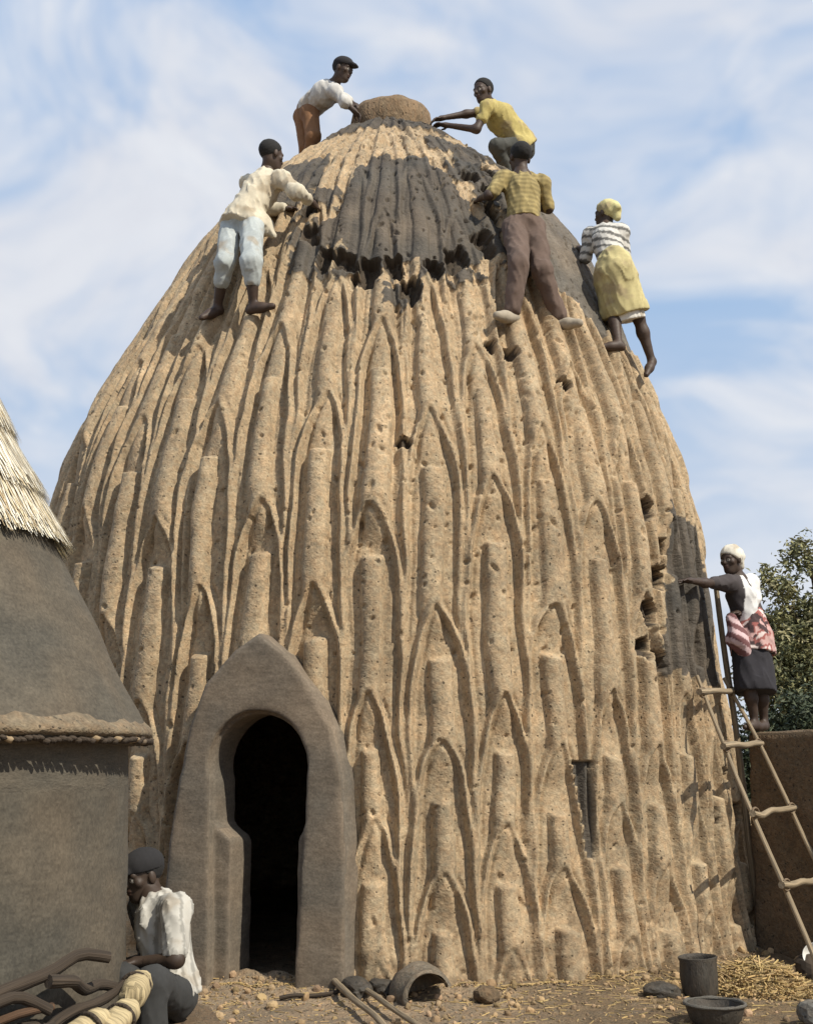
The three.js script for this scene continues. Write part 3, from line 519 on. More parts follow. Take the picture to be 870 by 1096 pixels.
function paint(g, fn) { const p = g.attributes.position, n = g.attributes.normal, c = new Float32Array(p.count * 3); for (let i = 0; i < p.count; i++) { const q = fn(p.getX(i), p.getY(i), p.getZ(i), n.getX(i), n.getY(i), n.getZ(i)); c[3 * i] = q[0]; c[3 * i + 1] = q[1]; c[3 * i + 2] = q[2]; } g.setAttribute('color', new THREE.BufferAttribute(c, 3)); return g; }
function frame(f, u) { f = vnorm(f); const s = vnorm(vcross(u, f)); return [s, vcross(f, s), f]; }

function person(label, J0, o) {
  const base = vmix(J0.anL, J0.anR, 0.5); base[1] -= 0.08;
  const J = {}; for (const k in J0) J[k] = vsub(J0[k], base);
  const t = thing('person', label, 'person', base); if (o.group) t.userData.group = o.group;
  const S = o.scale || 1, skin = o.skin || [0.055, 0.032, 0.02];
  const tone = (x, y, z) => { const l = 1 + 0.25 * noise(x * 20, y * 20, z * 20); return skin.map(v => v * l); };
  const hf = frame(o.face, o.up || [0, 1, 0]), [hs, hu, hfw] = hf, H = J.head;
  const sitting = o.sit;
  // wrists sit a palm's length before the hand's middle
  const hand = s => { const el = J['el' + s], ha = J['ha' + s], d = vnorm(vsub(ha, el)); return { d, w: vadd(ha, d, -0.07 * S) }; };
  const hands = { L: hand('L'), R: hand('R') };
  const feet = { L: o.toeL, R: o.toeR };
  const B = [cap(J.pelvis, J.chest, .105 * S, .115 * S), cap(J.hipL, J.hipR, .085 * S, .085 * S), cap(J.shL, J.shR, .058 * S, .058 * S), cap(J.chest, vmix(J.neck, J.chest, .25), .11 * S, .075 * S), cap(vmix(J.neck, J.chest, .2), vmix(J.neck, H, .6), .052 * S, .048 * S)];
  for (const s of ['L', 'R']) {
    B.push(cap(J['sh' + s], J['el' + s], .048 * S, .037 * S), cap(J['el' + s], hands[s].w, .037 * S, .025 * S), cap(J['hip' + s], J['kn' + s], .08 * S, .052 * S), cap(J['kn' + s], vmix(J['kn' + s], J['an' + s], .35), .05 * S, .052 * S), cap(vmix(J['kn' + s], J['an' + s], .35), J['an' + s], .052 * S, .033 * S));
    const toe = vnorm(feet[s]), heel = vadd(vadd(J['an' + s], toe, -0.03 * S), [0, -1, 0], .035 * S);
    B.push(cap(heel, vadd(heel, toe, .1 * S), .036 * S, .034 * S), cap(vadd(heel, toe, .09 * S), vadd(vadd(heel, toe, .19 * S), [0, -1, 0], .01), .036 * S, .026 * S));
  }
  const pts = [...Object.values(J), vadd(J.anL, vnorm(feet.L), .2), vadd(J.anR, vnorm(feet.R), .2)], [mn, mx] = bounds(pts, .17);
  const gs = [netMesh(union(B, .035), mn, mx, .0145)];
  // head with brow, nose, jaw, lips and ears
  const at = (a, b, c) => vadd(vadd(vadd(H, hs, a * S), hu, b * S), hfw, c * S);
  const HP = [ell(at(0, .035, -.012), hf, [.075 * S, .088 * S, .095 * S]), ell(at(0, -.035, .02), hf, [.058 * S, .085 * S, .07 * S]), ell(at(0, -.095, .045), hf, [.034 * S, .028 * S, .036 * S]), cap(at(0, -.05, -.015), vadd(vmix(J.neck, H, .15), hfw, -.01), .05 * S, .05 * S)];
  const head = (x, y, z) => {
    let s = HP[0](x, y, z); for (let i = 1; i < 4; i++) s = smin(s, HP[i](x, y, z), .03);
    s = smin(s, HB[0](x, y, z), .018); s = smin(s, HB[1](x, y, z), .012); s = smin(s, HB[2](x, y, z), .01); s = smin(s, HB[3](x, y, z), .01); s = smin(s, HB[4](x, y, z), .008); s = smin(s, HB[5](x, y, z), .006); s = smin(s, HB[6](x, y, z), .02);
    s = Math.max(s, -HB[7](x, y, z)); s = Math.max(s, -HB[8](x, y, z)); s = Math.min(s, HB[9](x, y, z)); s = Math.min(s, HB[10](x, y, z)); return s;
  };
  const HB = [cap(at(-.04, .022, .072), at(.04, .022, .072), .013 * S, .013 * S), cap(at(0, .012, .086), at(0, -.022, .100), .010 * S, .014 * S), ell(at(-.077, -.005, -.01), hf, [.012 * S, .032 * S, .02 * S]), ell(at(.077, -.005, -.01), hf, [.012 * S, .032 * S, .02 * S]), ell(at(0, -.052, .086), hf, [.024 * S, .009 * S, .012 * S]), ell(at(0, -.067, .083), hf, [.021 * S, .009 * S, .012 * S]), cap(at(-.05, -.018, .055), at(.05, -.018, .055), .018 * S, .018 * S), ell(at(-.031, .002, .091), hf, [.015 * S, .009 * S, .015 * S]), ell(at(.031, .002, .091), hf, [.015 * S, .009 * S, .015 * S]), ell(at(-.031, .002, .074), hf, [.013 * S, .011 * S, .013 * S]), ell(at(.031, .002, .074), hf, [.013 * S, .011 * S, .013 * S])];
  const hg = netMesh(head, vadd(H, [-.17, -.19, -.17]), vadd(H, [.17, .17, .17]), o.fine ? .0048 : .0062);
  gs.push(hg);
  // hands: palm, four unequal bent fingers and a thumb from the palm's side
  for (const s of ['L', 'R']) {
    const { d, w } = hands[s], up0 = o['palm' + s] || [0, -1, 0], side = vnorm(vcross(d, up0)), pn = vcross(side, d), q = s === 'L' ? 1 : -1;   // pn: palm side
    const P = (a, b, c) => vadd(vadd(vadd(w, d, a * S), side, b * S), pn, c * S);
    const HH = [cap(P(-.02, 0, 0), P(.02, 0, 0), .025 * S, .026 * S), ell(P(.045, 0, .004), [side, pn, d], [.040 * S, .017 * S, .052 * S])];
    const curl = o['curl' + s] ?? 0.5;
    [[-.03, .062, .9], [-.011, .075, 1], [.010, .071, .95], [.029, .057, .78]].forEach(([b, len, k]) => { const r0 = P(.078, b, 0), a1 = curl * .7, a2 = curl * 1.5, m = vadd(vadd(r0, d, len * .5 * Math.cos(a1) * S), pn, len * .5 * Math.sin(a1) * S), e = vadd(vadd(m, d, len * .55 * Math.cos(a2) * S), pn, len * .55 * Math.sin(a2) * S); HH.push(cap(r0, m, .0092 * S, .0085 * S), cap(m, e, .0085 * S, .007 * S)); });
    const tb = P(.022, -.030 * q, .006), tm = P(.05, -.058 * q, .016), te = P(.078, -.066 * q, .022); HH.push(cap(tb, tm, .012 * S, .010 * S), cap(tm, te, .010 * S, .008 * S));
    const f = (x, y, z) => { let v = smin(HH[0](x, y, z), HH[1](x, y, z), .02); for (let i = 2; i < HH.length; i++) v = smin(v, HH[i](x, y, z), .006); return v; };
    gs.push(netMesh(f, vadd(P(.06, 0, .01), [-.14, -.14, -.14]), vadd(P(.06, 0, .01), [.14, .14, .14]), o.fine ? .005 : .006));
  }
  const eyeL = at(-.031, .002, .074), eyeR = at(.031, .002, .074), lip = at(0, -.06, .092);
  const bodyG = mergeGeometries(gs.map(g => { paint(g, (x, y, z) => { const p = [x, y, z]; for (const e of [eyeL, eyeR]) { const v = vsub(p, e); if (vlen(v) < .0150 * S && vdot(v, hfw) > .002) { const r = Math.hypot(vdot(v, hs), vdot(v, hu)); return r < .0052 * S ? [.01, .008, .006] : [.5, .46, .4]; } } const v = vsub(p, lip); if (Math.abs(vdot(v, hu)) < .015 && Math.abs(vdot(v, hs)) < .024 && vdot(v, hfw) > -.008) return [skin[0] * 1.3, skin[1] * 1.05, skin[2] * 1.1]; return tone(x, y, z); }); return g; }));
  mesh('body', bodyG, M.skin, t);
  // clothing
  const garment = (name, prims, k, clips, color, amp = .012, cell = .0105, freq = 11) => {
    const f = union(prims.map(p => p.f), k), pp = prims.flatMap(p => p.p), [a, b] = bounds(pp, Math.max(...prims.map(p => p.r)) + .04);
    const dir = o.foldDir || [1, .35, 1];
    const g = netMesh((x, y, z) => { let s = f(x, y, z); if (s > .06) return s; s += amp * (1.0 * fbm(x * freq * dir[0] * .85 + 3, y * freq * dir[1], z * freq * dir[2] * .85, 2) - 0.6 * Math.pow(1 - Math.abs(noise(x * 15 + 4 + y * 3, y * 5 + x * 5, z * 15 + y * 3)), 5) + 0.15 * noise(x * 37, y * 14, z * 37)); for (const c of clips) s = Math.max(s, (x - c[0][0]) * c[1][0] + (y - c[0][1]) * c[1][1] + (z - c[0][2]) * c[1][2] + .008 * noise(x * 9, y * 9, z * 9)); return s; }, a, b, cell);
    paint(g, color); boxUV(g, 1); return mesh(name, g, M.cloth, t);
  };
  const C = (a, b, ra, rb) => ({ f: cap(a, b, ra, rb), p: [a, b], r: Math.max(ra, rb) });
  const plain = c => (x, y, z) => { const l = 1 + 0.3 * fbm(x * 7, y * 7, z * 7, 3) + 0.14 * noise(x * 60, y * 60, z * 60), m = 0.6 * sstep(0.08, 0.3, fbm(x * 6 + 9, y * 6, z * 6, 3)); return [mix(c[0], Math.min(c[0], 0.30), m) * l, mix(c[1], Math.min(c[1], 0.225), m) * l, mix(c[2], Math.min(c[2], 0.14), m) * l]; };   // cloth soiled with clay in patches
  o.dress({ J, S, garment, C, plain, at, hs, hu, hfw, H, hf, t, hands, ell, skin });
  return t;
}
// garments shared by several figures
const col = {};
function shirt(k, color, { sleeve = .95, hem = 0.12, extra = [], clips = [], loose = 1, amp = .014, name = 'shirt' } = {}) {
  const { J, S, garment, C } = k, d = vnorm(vsub(J.pelvis, J.chest)), low = vadd(J.pelvis, d, hem * S), n = d;
  const P = [C(J.chest, low, .122 * S * loose, .115 * S * loose), C(vmix(J.neck, J.chest, .22), J.chest, .066 * S, .118 * S * loose), C(J.shL, J.shR, .066 * S, .066 * S)]; if (hem > .04) P.push(C(J.hipL, J.hipR, .10 * S * loose, .10 * S * loose));
  for (const s of ['L', 'R']) { const e = sleeve <= 1 ? vmix(J['sh' + s], J['el' + s], sleeve) : vmix(J['el' + s], k.hands[s].w, sleeve - 1); P.push(C(J['sh' + s], sleeve <= 1 ? e : J['el' + s], .058 * S, .050 * S)); if (sleeve > 1) P.push(C(J['el' + s], e, .049 * S, .040 * S)); }
  return garment(name, [...P, ...extra], .05, [[low, n], ...clips], color, amp);
}
function trousers(k, color, { cuff = .95, loose = 1, amp = .012, name = 'trousers' } = {}) {
  const { J, S, garment, C } = k, up = vnorm(vsub(J.chest, J.pelvis)), waist = vadd(J.pelvis, up, .09 * S), P = [C(J.pelvis, waist, .112 * S, .106 * S), C(J.hipL, J.hipR, .09 * S, .09 * S)];
  for (const s of ['L', 'R']) { P.push(C(J['hip' + s], J['kn' + s], .086 * S * loose, .066 * S * loose)); if (cuff > 0) P.push(C(J['kn' + s], vmix(J['kn' + s], J['an' + s], cuff), .065 * S * loose, .053 * S * loose)); }
  return garment(name, P, .03, [], color, amp);
}
function hair(k, color = M.hair) { const { H, hf, at, S, t, ell } = k; const f = ell(at(0, .042, -.018), hf, [.083 * S, .092 * S, .102 * S]), c0 = at(0, .075, .062), n = vnorm(vadd(vadd([0, 0, 0], hf[2], .75), hf[1], -.66)); const g = netMesh((x, y, z) => Math.max(f(x, y, z) + .004 * noise(x * 90, y * 90, z * 90), (x - c0[0]) * n[0] + (y - c0[1]) * n[1] + (z - c0[2]) * n[2]), vadd(H, [-.17, -.17, -.17]), vadd(H, [.17, .18, .17]), .007); return mesh('hair', g, color, t); }
function headscarf(k, color) { const { H, hf, at, S, garment, C } = k; const a = at(0, .045, -.02); return garment('headscarf', [{ f: k.ell(a, hf, [.09 * S, .092 * S, .108 * S]), p: [a], r: .11 }, C(at(0, .0, -.10), at(0, -.06, -.12), .045 * S, .03 * S), C(at(0, .05, -.1), at(0.02, .03, -.14), .04 * S, .025 * S)], .03, [[at(0, .045, .06), vnorm(vadd(vadd([0, 0, 0], hf[2], .6), hf[1], -.8))]], color, .008, .008, 26); }

person('man in white shirt, dark cap and rust trousers bending over the crown from the left', { head: [-.469, 7.963, .22], neck: [-.562, 7.84, .15], chest: [-.647, 7.796, .08], pelvis: [-.826, 7.72, -.1], shL: [-.63, 7.93, -.06], shR: [-.535, 7.70, .28], elL: [-.44, 7.75, .02], haL: [-.315, 7.60, .18], elR: [-.43, 7.53, .38], haR: [-.31, 7.42, .36], hipL: [-.88, 7.70, -.19], hipR: [-.80, 7.63, -.01], knL: [-.84, 7.33, -.12], knR: [-.75, 7.33, .10], anL: [-.88, 7.02, -.28], anR: [-.83, 7.08, -.02] }, {
  face: [.8, -.25, .35], toeL: [.8, .1, .2], toeR: [.8, .1, .3], curlL: .7, curlR: .7,
  dress(k) {
    shirt(k, k.plain([.55, .53, .49]), { sleeve: 1.1, hem: .02 }); trousers(k, k.plain([.22, .11, .05]), { cuff: .98 }); hair(k);
    const g = k.garment('cap', [{ f: k.ell(k.at(0, .06, -.01), k.hf, [.09, .075, .105]), p: [k.H], r: .17 }, k.C(k.at(-.03, .055, .10), k.at(.03, .055, .10), .022, .022), k.C(k.at(-.02, .05, .135), k.at(.02, .05, .135), .015, .015)], .02, [[k.at(0, .035, 0), vnorm(vadd([0, 0, 0], k.hu, -1))]], k.plain([.02, .018, .02]), .003, .008);
  } });
person('man in cream shirt and rolled pale blue jeans climbing on the left of the dome', { head: [-.944, 6.222, 1.9], neck: [-.981, 6.094, 1.88], chest: [-1.014, 5.907, 1.95], pelvis: [-1.144, 5.63, 2.05], shL: [-1.136, 6.06, 1.75], shR: [-.858, 5.96, 2.02], elL: [-.98, 5.86, 1.68], haL: [-.764, 5.827, 1.76], elR: [-.72, 5.80, 2.14], haR: [-.575, 5.796, 1.90], hipL: [-1.227, 5.606, 1.98], hipR: [-1.065, 5.562, 2.08], knL: [-1.251, 5.179, 2.2], knR: [-1.029, 5.122, 2.36], anL: [-1.323, 4.875, 2.06], anR: [-1.015, 4.816, 2.27] }, {
  face: [.75, -.1, -.65], toeL: [-.2, -.15, .2], toeR: [.8, .1, .25], palmR: [0, -.3, -1], curlR: .4,
  dress(k) { shirt(k, k.plain([.56, .50, .38]), { sleeve: 1.75, hem: .10, loose: 1.08, amp: .02, extra: [k.C(k.J.pelvis, vadd(k.J.pelvis, [.16, -.06, -.02]), .11, .075), k.C(vadd(k.J.pelvis, [.16, -.04, 0]), vadd(k.J.pelvis, [.24, -.16, .02]), .05, .02)] }); trousers(k, k.plain([.40, .43, .42]), { cuff: .42, loose: 1.12, amp: .016 }); hair(k); } });
person('man in yellow shirt crouching at the top right, both arms reaching to the crown', { head: [.868, 7.613, .44], neck: [.937, 7.545, .32], chest: [1.034, 7.421, .3], pelvis: [1.255, 7.19, .22], shL: [.906, 7.43, .48], shR: [.99, 7.58, .14], elL: [.796, 7.185, .52], haL: [.47, 7.30, .40], elR: [.721, 7.53, .17], haR: [.43, 7.43, .26], hipL: [1.232, 7.12, .31], hipR: [1.28, 7.18, .11], knL: [.985, 7.07, .42], knR: [1.1, 7.16, .02], anL: [1.15, 6.81, .2], anR: [1.27, 6.72, -.06] }, {
  face: [-.7, -.2, .6], toeL: [-.8, .2, .3], toeR: [-.8, .2, .1],
  dress(k) { shirt(k, k.plain([.47, .385, .14]), { sleeve: .55, hem: .06, loose: 1.1, amp: .018 }); trousers(k, k.plain([.075, .075, .065]), { cuff: .9 }); hair(k); } });
person('man in plaid olive shirt and brown trousers working with his back turned', { head: [1.063, 6.222, 1.86], neck: [1.075, 6.098, 1.87], chest: [1.077, 5.914, 1.9], pelvis: [1.075, 5.598, 1.98], shL: [.922, 6.025, 1.88], shR: [1.244, 6.02, 1.83], elL: [.80, 5.84, 1.99], haL: [.725, 5.90, 1.79], elR: [1.30, 5.83, 1.76], haR: [1.13, 5.89, 1.66], hipL: [1.003, 5.558, 2.0], hipR: [1.148, 5.58, 1.95], knL: [1.0, 5.12, 2.32], knR: [1.19, 5.14, 2.15], anL: [.936, 4.74, 2.31], anR: [1.33, 4.77, 2.08] }, {
  face: [-.35, .1, -.95], toeL: [-.5, -.1, .5], toeR: [.5, -.1, .4], palmL: [0, -.2, -1],
  dress(k) {
    shirt(k, (x, y, z) => { const s = 0.78 + 0.3 * (Math.sin(y * 150) > 0.1) * 1 + 0.22 * (Math.sin((x * .8 + z * .5) * 110) > 0.3), l = s * (1 + .2 * fbm(x * 8, y * 8, z * 8, 2)); return [.29 * l, .225 * l, .095 * l]; }, { sleeve: .9, hem: -.02, loose: 1.05, amp: .018 });
    trousers(k, k.plain([.125, .085, .066]), { cuff: .92, loose: 1.12, amp: .016 }); hair(k);
    for (const s of ['L', 'R']) { const a = k.J['an' + s], toe = vnorm(s === 'L' ? [-.5, -.1, .5] : [.5, -.1, .4]), q = vadd(vadd(a, toe, -.03), [0, -1, 0], .04); k.garment('shoe', [k.C(q, vadd(q, toe, .11), .045, .045), k.C(vadd(q, toe, .1), vadd(q, toe, .2), .045, .032)], .02, [[vadd(a, [0, -.005, 0]), [0, 1, 0]]], k.plain([.34, .29, .22]), .003, .009); }
  } });
person('person in striped white top, yellow wrap and yellow headscarf clinging to the right shoulder', { head: [1.831, 5.957, 1.36], neck: [1.824, 5.838, 1.38], chest: [1.822, 5.695, 1.42], pelvis: [1.856, 5.358, 1.58], shL: [1.70, 5.80, 1.30], shR: [1.94, 5.77, 1.44], elL: [1.655, 5.60, 1.28], haL: [1.645, 5.78, 1.10], elR: [1.98, 5.554, 1.38], haR: [1.85, 5.62, 1.16], hipL: [1.81, 5.321, 1.53], hipR: [1.91, 5.317, 1.58], knL: [1.835, 5.041, 1.53], knR: [2.049, 4.992, 1.5], anL: [1.841, 4.707, 1.70], anR: [2.15, 4.64, 1.46] }, {
  face: [-.75, .05, -.65], scale: .95, toeL: [-.5, 0, .1], toeR: [-.3, -.5, .4],
  dress(k) {
    shirt(k, (x, y, z) => { const w = Math.sin(y * 88 + x * 22 + 2.5 * fbm(x * 6, y * 6, z * 6, 2)), d = w > .35 ? .25 : 1; return [.60 * d, .58 * d, .53 * d]; }, { sleeve: 1.0, hem: .04, loose: 1.02 });
    const { J } = k, kn = vmix(J.knL, J.knR, .5), e = vmix(J.pelvis, kn, 1.02), ax = vnorm(vsub(kn, J.pelvis));
    k.garment('yellow_wrap', [k.C(vadd(J.pelvis, [0, .1, 0]), J.pelvis, .12, .15), k.C(J.pelvis, e, .15, .17), k.C(J.hipL, J.knL, .1, .1), k.C(J.hipR, J.knR, .1, .09)], .06, [[e, ax]], k.plain([.50, .43, .21]), .02);
    k.garment('underskirt', [k.C(J.pelvis, vadd(e, ax, .07), .12, .145)], .03, [[vadd(e, ax, .055), ax]], k.plain([.7, .68, .62]), .015);
    headscarf(k, k.plain([.58, .52, .25]));
  } });
person('woman with white headscarf and pink patterned wrap standing on the wall, one arm stretched out', { head: [2.705, 2.975, 1.52], neck: [2.766, 2.86, 1.46], chest: [2.791, 2.713, 1.45], pelvis: [2.856, 2.376, 1.42], shL: [2.656, 2.785, 1.56], shR: [2.903, 2.818, 1.33], elL: [2.443, 2.765, 1.72], haL: [2.26, 2.768, 1.88], elR: [2.93, 2.585, 1.40], haR: [2.70, 2.556, 1.53], hipL: [2.795, 2.312, 1.47], hipR: [2.903, 2.321, 1.37], knL: [2.79, 1.996, 1.55], knR: [2.916, 1.988, 1.42], anL: [2.83, 1.715, 1.5], anR: [2.94, 1.715, 1.37] }, {
  face: [-.75, -.12, .62], scale: .92, skin: [.05, .03, .02], toeL: [-.5, 0, .5], toeR: [-.4, 0, .6], palmL: [0, -1, 0], curlL: .25,
  dress(k) {
    const { J } = k; shirt(k, (x, y, z) => { const b = vdot(vsub([x, y, z], J.chest), vnorm([.8, 0, -.45])) > -.06; const l = 1 + .2 * fbm(x * 8, y * 8, z * 8, 2); return (b ? [.66, .65, .63] : [.06, .05, .05]).map(v => v * l); }, { sleeve: .6, hem: .02, loose: .95 });
    const kn = vmix(J.knL, J.knR, .5), ax = vnorm(vsub(kn, J.pelvis)), e1 = vmix(J.pelvis, kn, .35), e2 = vmix(J.pelvis, kn, 1.15);
    const pat = (x, y, z) => { const a = fbm(x * 13, y * 13, z * 13, 2), b = fbm(x * 11 + 4, y * 11, z * 11, 2); return a > .12 ? [.52, .33, .30] : b > .1 ? [.06, .035, .035] : a < -.18 ? [.62, .52, .48] : [.30, .10, .085]; };
    k.garment('pink_wrap', [k.C(vadd(J.pelvis, [0, .13, 0]), J.pelvis, .12, .15), k.C(J.pelvis, e1, .15, .165), k.C(vadd(J.pelvis, [.08, -.02, -.05]), vadd(e1, [.09, .02, -.05]), .1, .1)], .05, [[e1, ax]], pat, .022);
    k.garment('dark_skirt', [k.C(J.pelvis, e2, .13, .155), k.C(J.hipL, J.knL, .1, .1), k.C(J.hipR, J.knR, .1, .1)], .05, [[e2, ax]], k.plain([.022, .02, .024]), .016);
    const c0 = vadd(J.haR, [-.02, -.05, .02]); k.garment('hanging_cloth', [k.C(c0, vadd(c0, [.03, -.16, .02]), .04, .075), k.C(vadd(c0, [.03, -.16, .02]), vadd(c0, [.12, -.3, .0]), .07, .045)], .03, [], (x, y, z) => Math.sin(y * 70 + x * 40) > .1 ? [.58, .42, .42] : [.16, .07, .07], .02);
    headscarf(k, k.plain([.68, .64, .54]));
  } });
person('man in white shirt and dark cap sitting hunched beside the dark granary', { head: [-1.158, .872, 4.90], neck: [-1.10, .775, 4.92], chest: [-1.055, .655, 4.95], pelvis: [-.985, .36, 4.95], shL: [-1.17, .715, 4.75], shR: [-.955, .735, 5.10], elL: [-1.13, .46, 4.74], haL: [-1.27, .46, 4.95], elR: [-.925, .525, 5.22], haR: [-1.17, .50, 5.14], hipL: [-1.03, .31, 4.88], hipR: [-.95, .325, 5.05], knL: [-1.17, .43, 5.18], knR: [-1.0, .45, 5.38], anL: [-1.16, .09, 5.25], anR: [-.98, .10, 5.42] }, {
  face: [-.75, -.22, .62], skin: [.045, .028, .018], toeL: [-.4, -.1, .8], toeR: [-.3, -.1, .8], fine: true, palmR: [0, -1, .2],
  dress(k) {
    shirt(k, (x, y, z) => { const l = 1 + .15 * fbm(x * 9, y * 9, z * 9, 2), s = Math.sin((x * .9 - z * .5) * 95 + 1.5 * noise(x * 7, y * 7, z * 7)) > .72 ? .62 : 1; const m = .5 * sstep(.02, .25, fbm(x * 7 + 2, y * 7, z * 7, 3)); return [mix(.46, .26, m) * l * s, mix(.44, .2, m) * l * s, mix(.39, .13, m) * l * s]; }, { sleeve: .85, hem: .05, loose: .98, amp: .024 });
    trousers(k, k.plain([.035, .035, .034]), { cuff: .9, loose: 1.08 }); hair(k);
    k.garment('cap', [{ f: k.ell(k.at(0, .055, -.012), k.hf, [.09, .08, .105]), p: [k.H], r: .17 }, k.C(k.at(-.025, .04, .095), k.at(.025, .04, .095), .016, .016)], .02, [[k.at(0, .03, 0), vnorm(vadd([0, 0, 0], k.hu, -1))]], k.plain([.018, .017, .018]), .003, .006);
  } });

// ---------------------------------------------------------------- things on the ground
seedState = 991;
const G = (x, z) => groundY(x, z);
function vessel(pts, seg, amp, f, seed) { const g = lathe(pts, seg); g.computeVertexNormals(); jitter(g, amp, f, seed); const uv = g.attributes.uv; for (let i = 0; i < uv.count; i++) uv.setXY(i, uv.getX(i) * .5, uv.getY(i) * .25); return g; }
{
  // dark cylindrical pot and the wide basin before it
  const p = mesh('clay_pot', vessel([[0, 0], [.10, .002], [.118, .03], [.128, .14], [.125, .235], [.135, .26], [.128, .265], [.112, .24], [.113, .14], [.105, .04], [0, .03]], 40, .012, 9, 3), M.pot); p.position.set(1.95, G(1.95, 3.2) - .01, 3.2); p.scale.setScalar(.9); p.rotation.z = 0.05; tag(p, 'dark upright pot at the foot of the hut near the ladder', 'pot');
  const b = thing('basin', 'wide dark basin with pale rim in the lower right foreground', 'basin', [1.86, G(1.86, 3.95) - .02, 3.95]);
  mesh('bowl', vessel([[0, 0], [.10, .0], [.14, .04], [.165, .12], [.16, .125], [.135, .05], [.09, .02], [0, .018]], 44, .006, 8, 5), M.pot, b); const rim = new THREE.TorusGeometry(.165, .010, 8, 48); rim.rotateX(Math.PI / 2); rim.translate(0, .123, 0); jitter(rim, .01, 12, 2); mesh('rim', rim, M.greyPot, b);
  // broken jar lying on its side at the wall
  const j = thing('broken_jar', 'broken grey jar lying open at the foot of the ribbed wall', 'jar', [.28, G(.28, 3.5) - .02, 3.5]);
  const jg = new THREE.LatheGeometry([[.15, 0], [.172, .01], [.18, .03], [.165, .06], [.20, .14], [.215, .22], [.19, .32], [.10, .38], [.0, .39], [.0, .365], [.09, .355], [.165, .30], [.19, .22], [.178, .14], [.145, .06], [.150, .02], [.15, 0]].map(q => new THREE.Vector2(...q)), 48, 0, Math.PI * 1.35); jg.computeVertexNormals(); jitter(jg, .02, 7, 6); boxUV(jg, .8);
  j.scale.setScalar(.88); const jm = mesh('shell', jg, M.jar, j); jm.rotation.set(Math.PI / 2 - .15, -.5, 2.35, 'YXZ'); jm.position.set(.0, .075, .0);
  for (let k = 0; k < 3; k++) { const s = new THREE.SphereGeometry(.07, 10, 6, 0, 1.6, .9, .7); s.scale(1.2, 1, 1.2); jitter(s, .01, 9, k); const m = mesh('shard', s, M.pot, j); m.position.set(-.22 - k * .07, .0 + .012 * k, .06 - .08 * k); m.rotation.set(.3 * k, k * 1.4, .2); }
  // white enamel bowls at the right edge
  const e = mesh('enamel_bowl', vessel([[0, 0], [.06, 0], [.10, .03], [.125, .085], [.13, .09], [.12, .085], [.095, .035], [.05, .012], [0, .01]], 36, .002, 5, 1), M.enamel); e.scale.setScalar(.62); e.position.set(2.85, G(2.83, 2.6) + .15, 2.62); e.rotation.set(1.1, .2, .35); tag(e, 'white enamel bowl tipped on its side at the right edge', 'bowl');
  const hd = new THREE.IcosahedronGeometry(.12, 4); jitter(hd, .10, 6, 4); hd.scale(1.3, .9, 1); boxUV(hd, .5); const hm = mesh('earth_clod', hd, M.darkWood); hm.position.set(2.86, G(2.86, 2.62) + .07, 2.58); tag(hm, 'dark lump propping the white bowl at the right edge', 'clod');
  const st = new THREE.IcosahedronGeometry(.1, 4); jitter(st, .08, 7, 9); st.scale(1.2, .8, 1); boxUV(st, .5); const sm2 = mesh('stone', st, M.greyPot); sm2.position.set(2.40, G(2.4, 4.05) + .05, 4.05); tag(sm2, 'smooth pale grey stone in the bottom right corner', 'stone');
  // stones at the foot
  [[1.68, 3.25, .085, 'dark rounded stone left of the upright pot', M.pot], [.62, 3.36, .075, 'brown stone at the foot of the middle ribs', M.wallMud], [-.17, 3.32, .09, 'dark clod of earth right beside the door surround', M.pot], [-.02, 3.22, .075, 'dark clod of earth behind the broken jar', M.pot], [2.2, 2.66, .09, 'pale block of clay at the foot of the hut by the straw', M.clay]].forEach(([x, z, r, l, m], i) => { const g = new THREE.IcosahedronGeometry(r, 4); jitter(g, r * 0.9, 4 / r * .12, i * 3 + 1); g.scale(1.25, .75, 1); boxUV(g, .5); const o = mesh(i > 1 && i < 4 ? 'earth_clod' : i === 4 ? 'clay_block' : 'stone', g, m); o.position.set(x, G(x, z) + r * .35, z); o.rotation.y = i; tag(o, l, i > 1 ? 'clod' : 'stone'); });
  // poles lying before the door
  [[[-.38, 2.95], [.04, 4.25], .020, 'long pale pole on the ground running from the door, left one', M.pole], [[-.22, 3.02], [.24, 4.30], .018, 'long pale pole on the ground running from the door, right one', M.pole], [[-.62, 3.42], [-.18, 3.30], .014, 'short dark stick lying across before the door', M.darkWood]].forEach(([a, b, r, l, m], i) => { const g = poleGeo([0, G(...a) + r + .004, 0], [b[0] - a[0], G(...b) + r + .012, b[1] - a[1]], r, r * .85, .02, i * 5 + 2, 18); const o = mesh(i < 2 ? 'pole' : 'stick', g, m); o.position.set(a[0], 0, a[1]); tag(o, l, i < 2 ? 'pole' : 'stick'); });
}
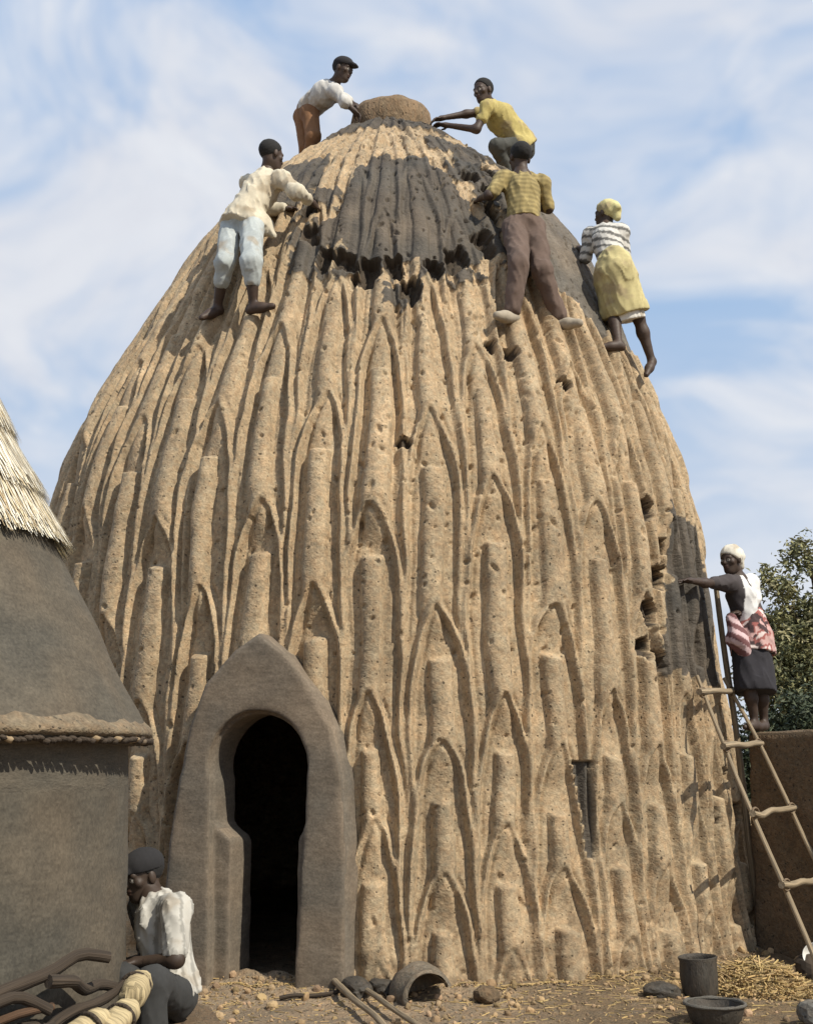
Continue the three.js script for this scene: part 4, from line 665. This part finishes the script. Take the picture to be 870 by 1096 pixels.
// firewood stacked against the granary, a tied straw bundle beside it
{
  const cx = -2.46, cz = 5.27; let n = 0;
  const spot = [[40, .27, 1.40], [41, .27, 1.52], [42, .265, 1.64], [66, .27, 1.41], [65, .27, 1.53], [63, .265, 1.65], [42, .355, 1.40], [40, .35, 1.50], [64, .355, 1.41], [41, .44, 1.40], [44, .44, 1.49], [65, .44, 1.41], [43, .525, 1.41], [62, .52, 1.42], [50, .60, 1.42]];
  for (const [deg, y, rad] of spot) {
    const a = (deg + rr(-3, 3)) * R, tx = Math.cos(a), tz = -Math.sin(a), len = rr(.24, .36), r = rr(.014, .034), tilt = rr(-.08, .08), red = y < .45;
    const o = mesh('firewood_log', poleGeo([-tx * len, -tilt, -tz * len], [tx * len, tilt, tz * len], r, r * .8, .07, n * 3.3 + 1, 14, 9), red && n % 3 === 0 ? M.redWood : M.darkWood); o.position.set(cx + Math.sin(a) * rad, y, cz + Math.cos(a) * rad);
    tag(o, 'dark crooked firewood log in the stack along the granary wall', 'log', 'firewood stacked along the granary'); n++;
  }
  for (let k = 0; k < 3; k++) {
    const px = [-1.13, -1.035, -1.02][k], py = [.375, .385, .47][k], pz = [6.05, 5.92, 5.68][k];
    const t = thing('straw_bundle', ['outermost pale straw bundle on the woodpile at the bottom left', 'middle pale straw bundle on the woodpile', 'pale straw bundle closest to the knees of the sitting man'][k], 'bundle', [px, py, pz], 1.0 + .3 * k, 'straw bundles on the woodpile'); t.rotation.z = .35 - .1 * k;
    const g = new THREE.CapsuleGeometry(.058, .14, 6, 20); g.rotateZ(Math.PI / 2); jitter(g, .03, 12, k * 4); boxUV(g, 2); mesh('straw_roll', g, std([.66, .55, .33], .9, { map: wood.map, bumpMap: wood.bump, bumpScale: .008 }), t);
    const c = new THREE.TorusGeometry(.062, .009, 8, 24); c.rotateY(Math.PI / 2); c.translate(.03, 0, 0); mesh('cord', c, M.darkWood, t);
  }
}
// straw heap below the ladder, straw litter, crumbs of fallen plaster
{
  seedState = 4711;
  const blade = new THREE.BoxGeometry(1, .006, .006); const dummy = new THREE.Object3D();
  const litter = (name, label, cat, n, place, mat, geo) => { const im = new THREE.InstancedMesh(geo, mat, n); for (let i = 0; i < n; i++) { place(dummy, i); dummy.updateMatrix(); im.setMatrixAt(i, dummy.matrix); const l = rr(.55, 1.25); im.setColorAt(i, new THREE.Color(l, l * rr(.92, 1), l * rr(.8, 1))); } im.name = numbered(name); im.userData = { kind: 'stuff', label, category: cat }; scene.add(im); };
  litter('straw_heap', 'golden heap of loose straw below the ladder', 'straw', 2600, d => { const a = rr(0, 6.283), q = Math.sqrt(rnd()), x = 2.36 + .36 * q * Math.cos(a), z = 2.98 + .30 * q * Math.sin(a), hgt = .17 * (1 - q * q) * rnd(); d.position.set(x, G(x, z) + .006 + hgt, z); d.rotation.set(rr(-.3, .3), rr(0, 6.283), rr(-.35, .35)); d.scale.set(rr(.05, .2), rr(.6, 1.3), rr(.6, 1.3)); }, M.straw, blade);
  litter('straw_litter', 'scattered straw bits over the ground before the hut', 'straw', 2000, d => { const x = rr(-1.5, 3), z = 2.6 + rr(0, 2.4) * rnd(); const r = Math.hypot(x, z), s = r < 3.1 ? 3.15 / r : 1; d.position.set(x * s, G(x * s, z * s) + .004, z * s); d.rotation.set(0, rr(0, 6.283), rr(-.1, .1)); const w = x > .5 ? 1 : .6; d.scale.set(rr(.02, .11) * w, .7, .7); }, M.straw, blade);
  const crumb = new THREE.IcosahedronGeometry(1, 1); jitter(crumb, .5, 1.3, 2); boxUV(crumb, .5);
  litter('plaster_crumbs', 'crumbs of fallen clay along the foot of the hut', 'rubble', 3200, d => { const a = rr(-75, 75) * R, off = Math.pow(rnd(), 2.0) * 1.5, r = 3.06 + off, x = r * Math.sin(a), z = r * Math.cos(a), s = rr(.003, .010) + .024 * Math.pow(rnd(), 9); d.position.set(x, G(x, z) + s * .3, z); d.rotation.set(rr(0, 6), rr(0, 6), rr(0, 6)); d.scale.set(s * rr(.8, 1.4), s * rr(.6, 1), s); }, std([.33, .235, .135], .97), crumb);
}


{ let tri = 0; scene.traverse(o => { if (o.isMesh && !o.isInstancedMesh) tri += (o.geometry.index ? o.geometry.index.count : o.geometry.attributes.position.count) / 3; }); console.log('triangles', tri); }
scene.traverse(o => { if (o.isMesh) { o.castShadow = true; o.receiveShadow = true; } });
renderer.render(scene, camera);
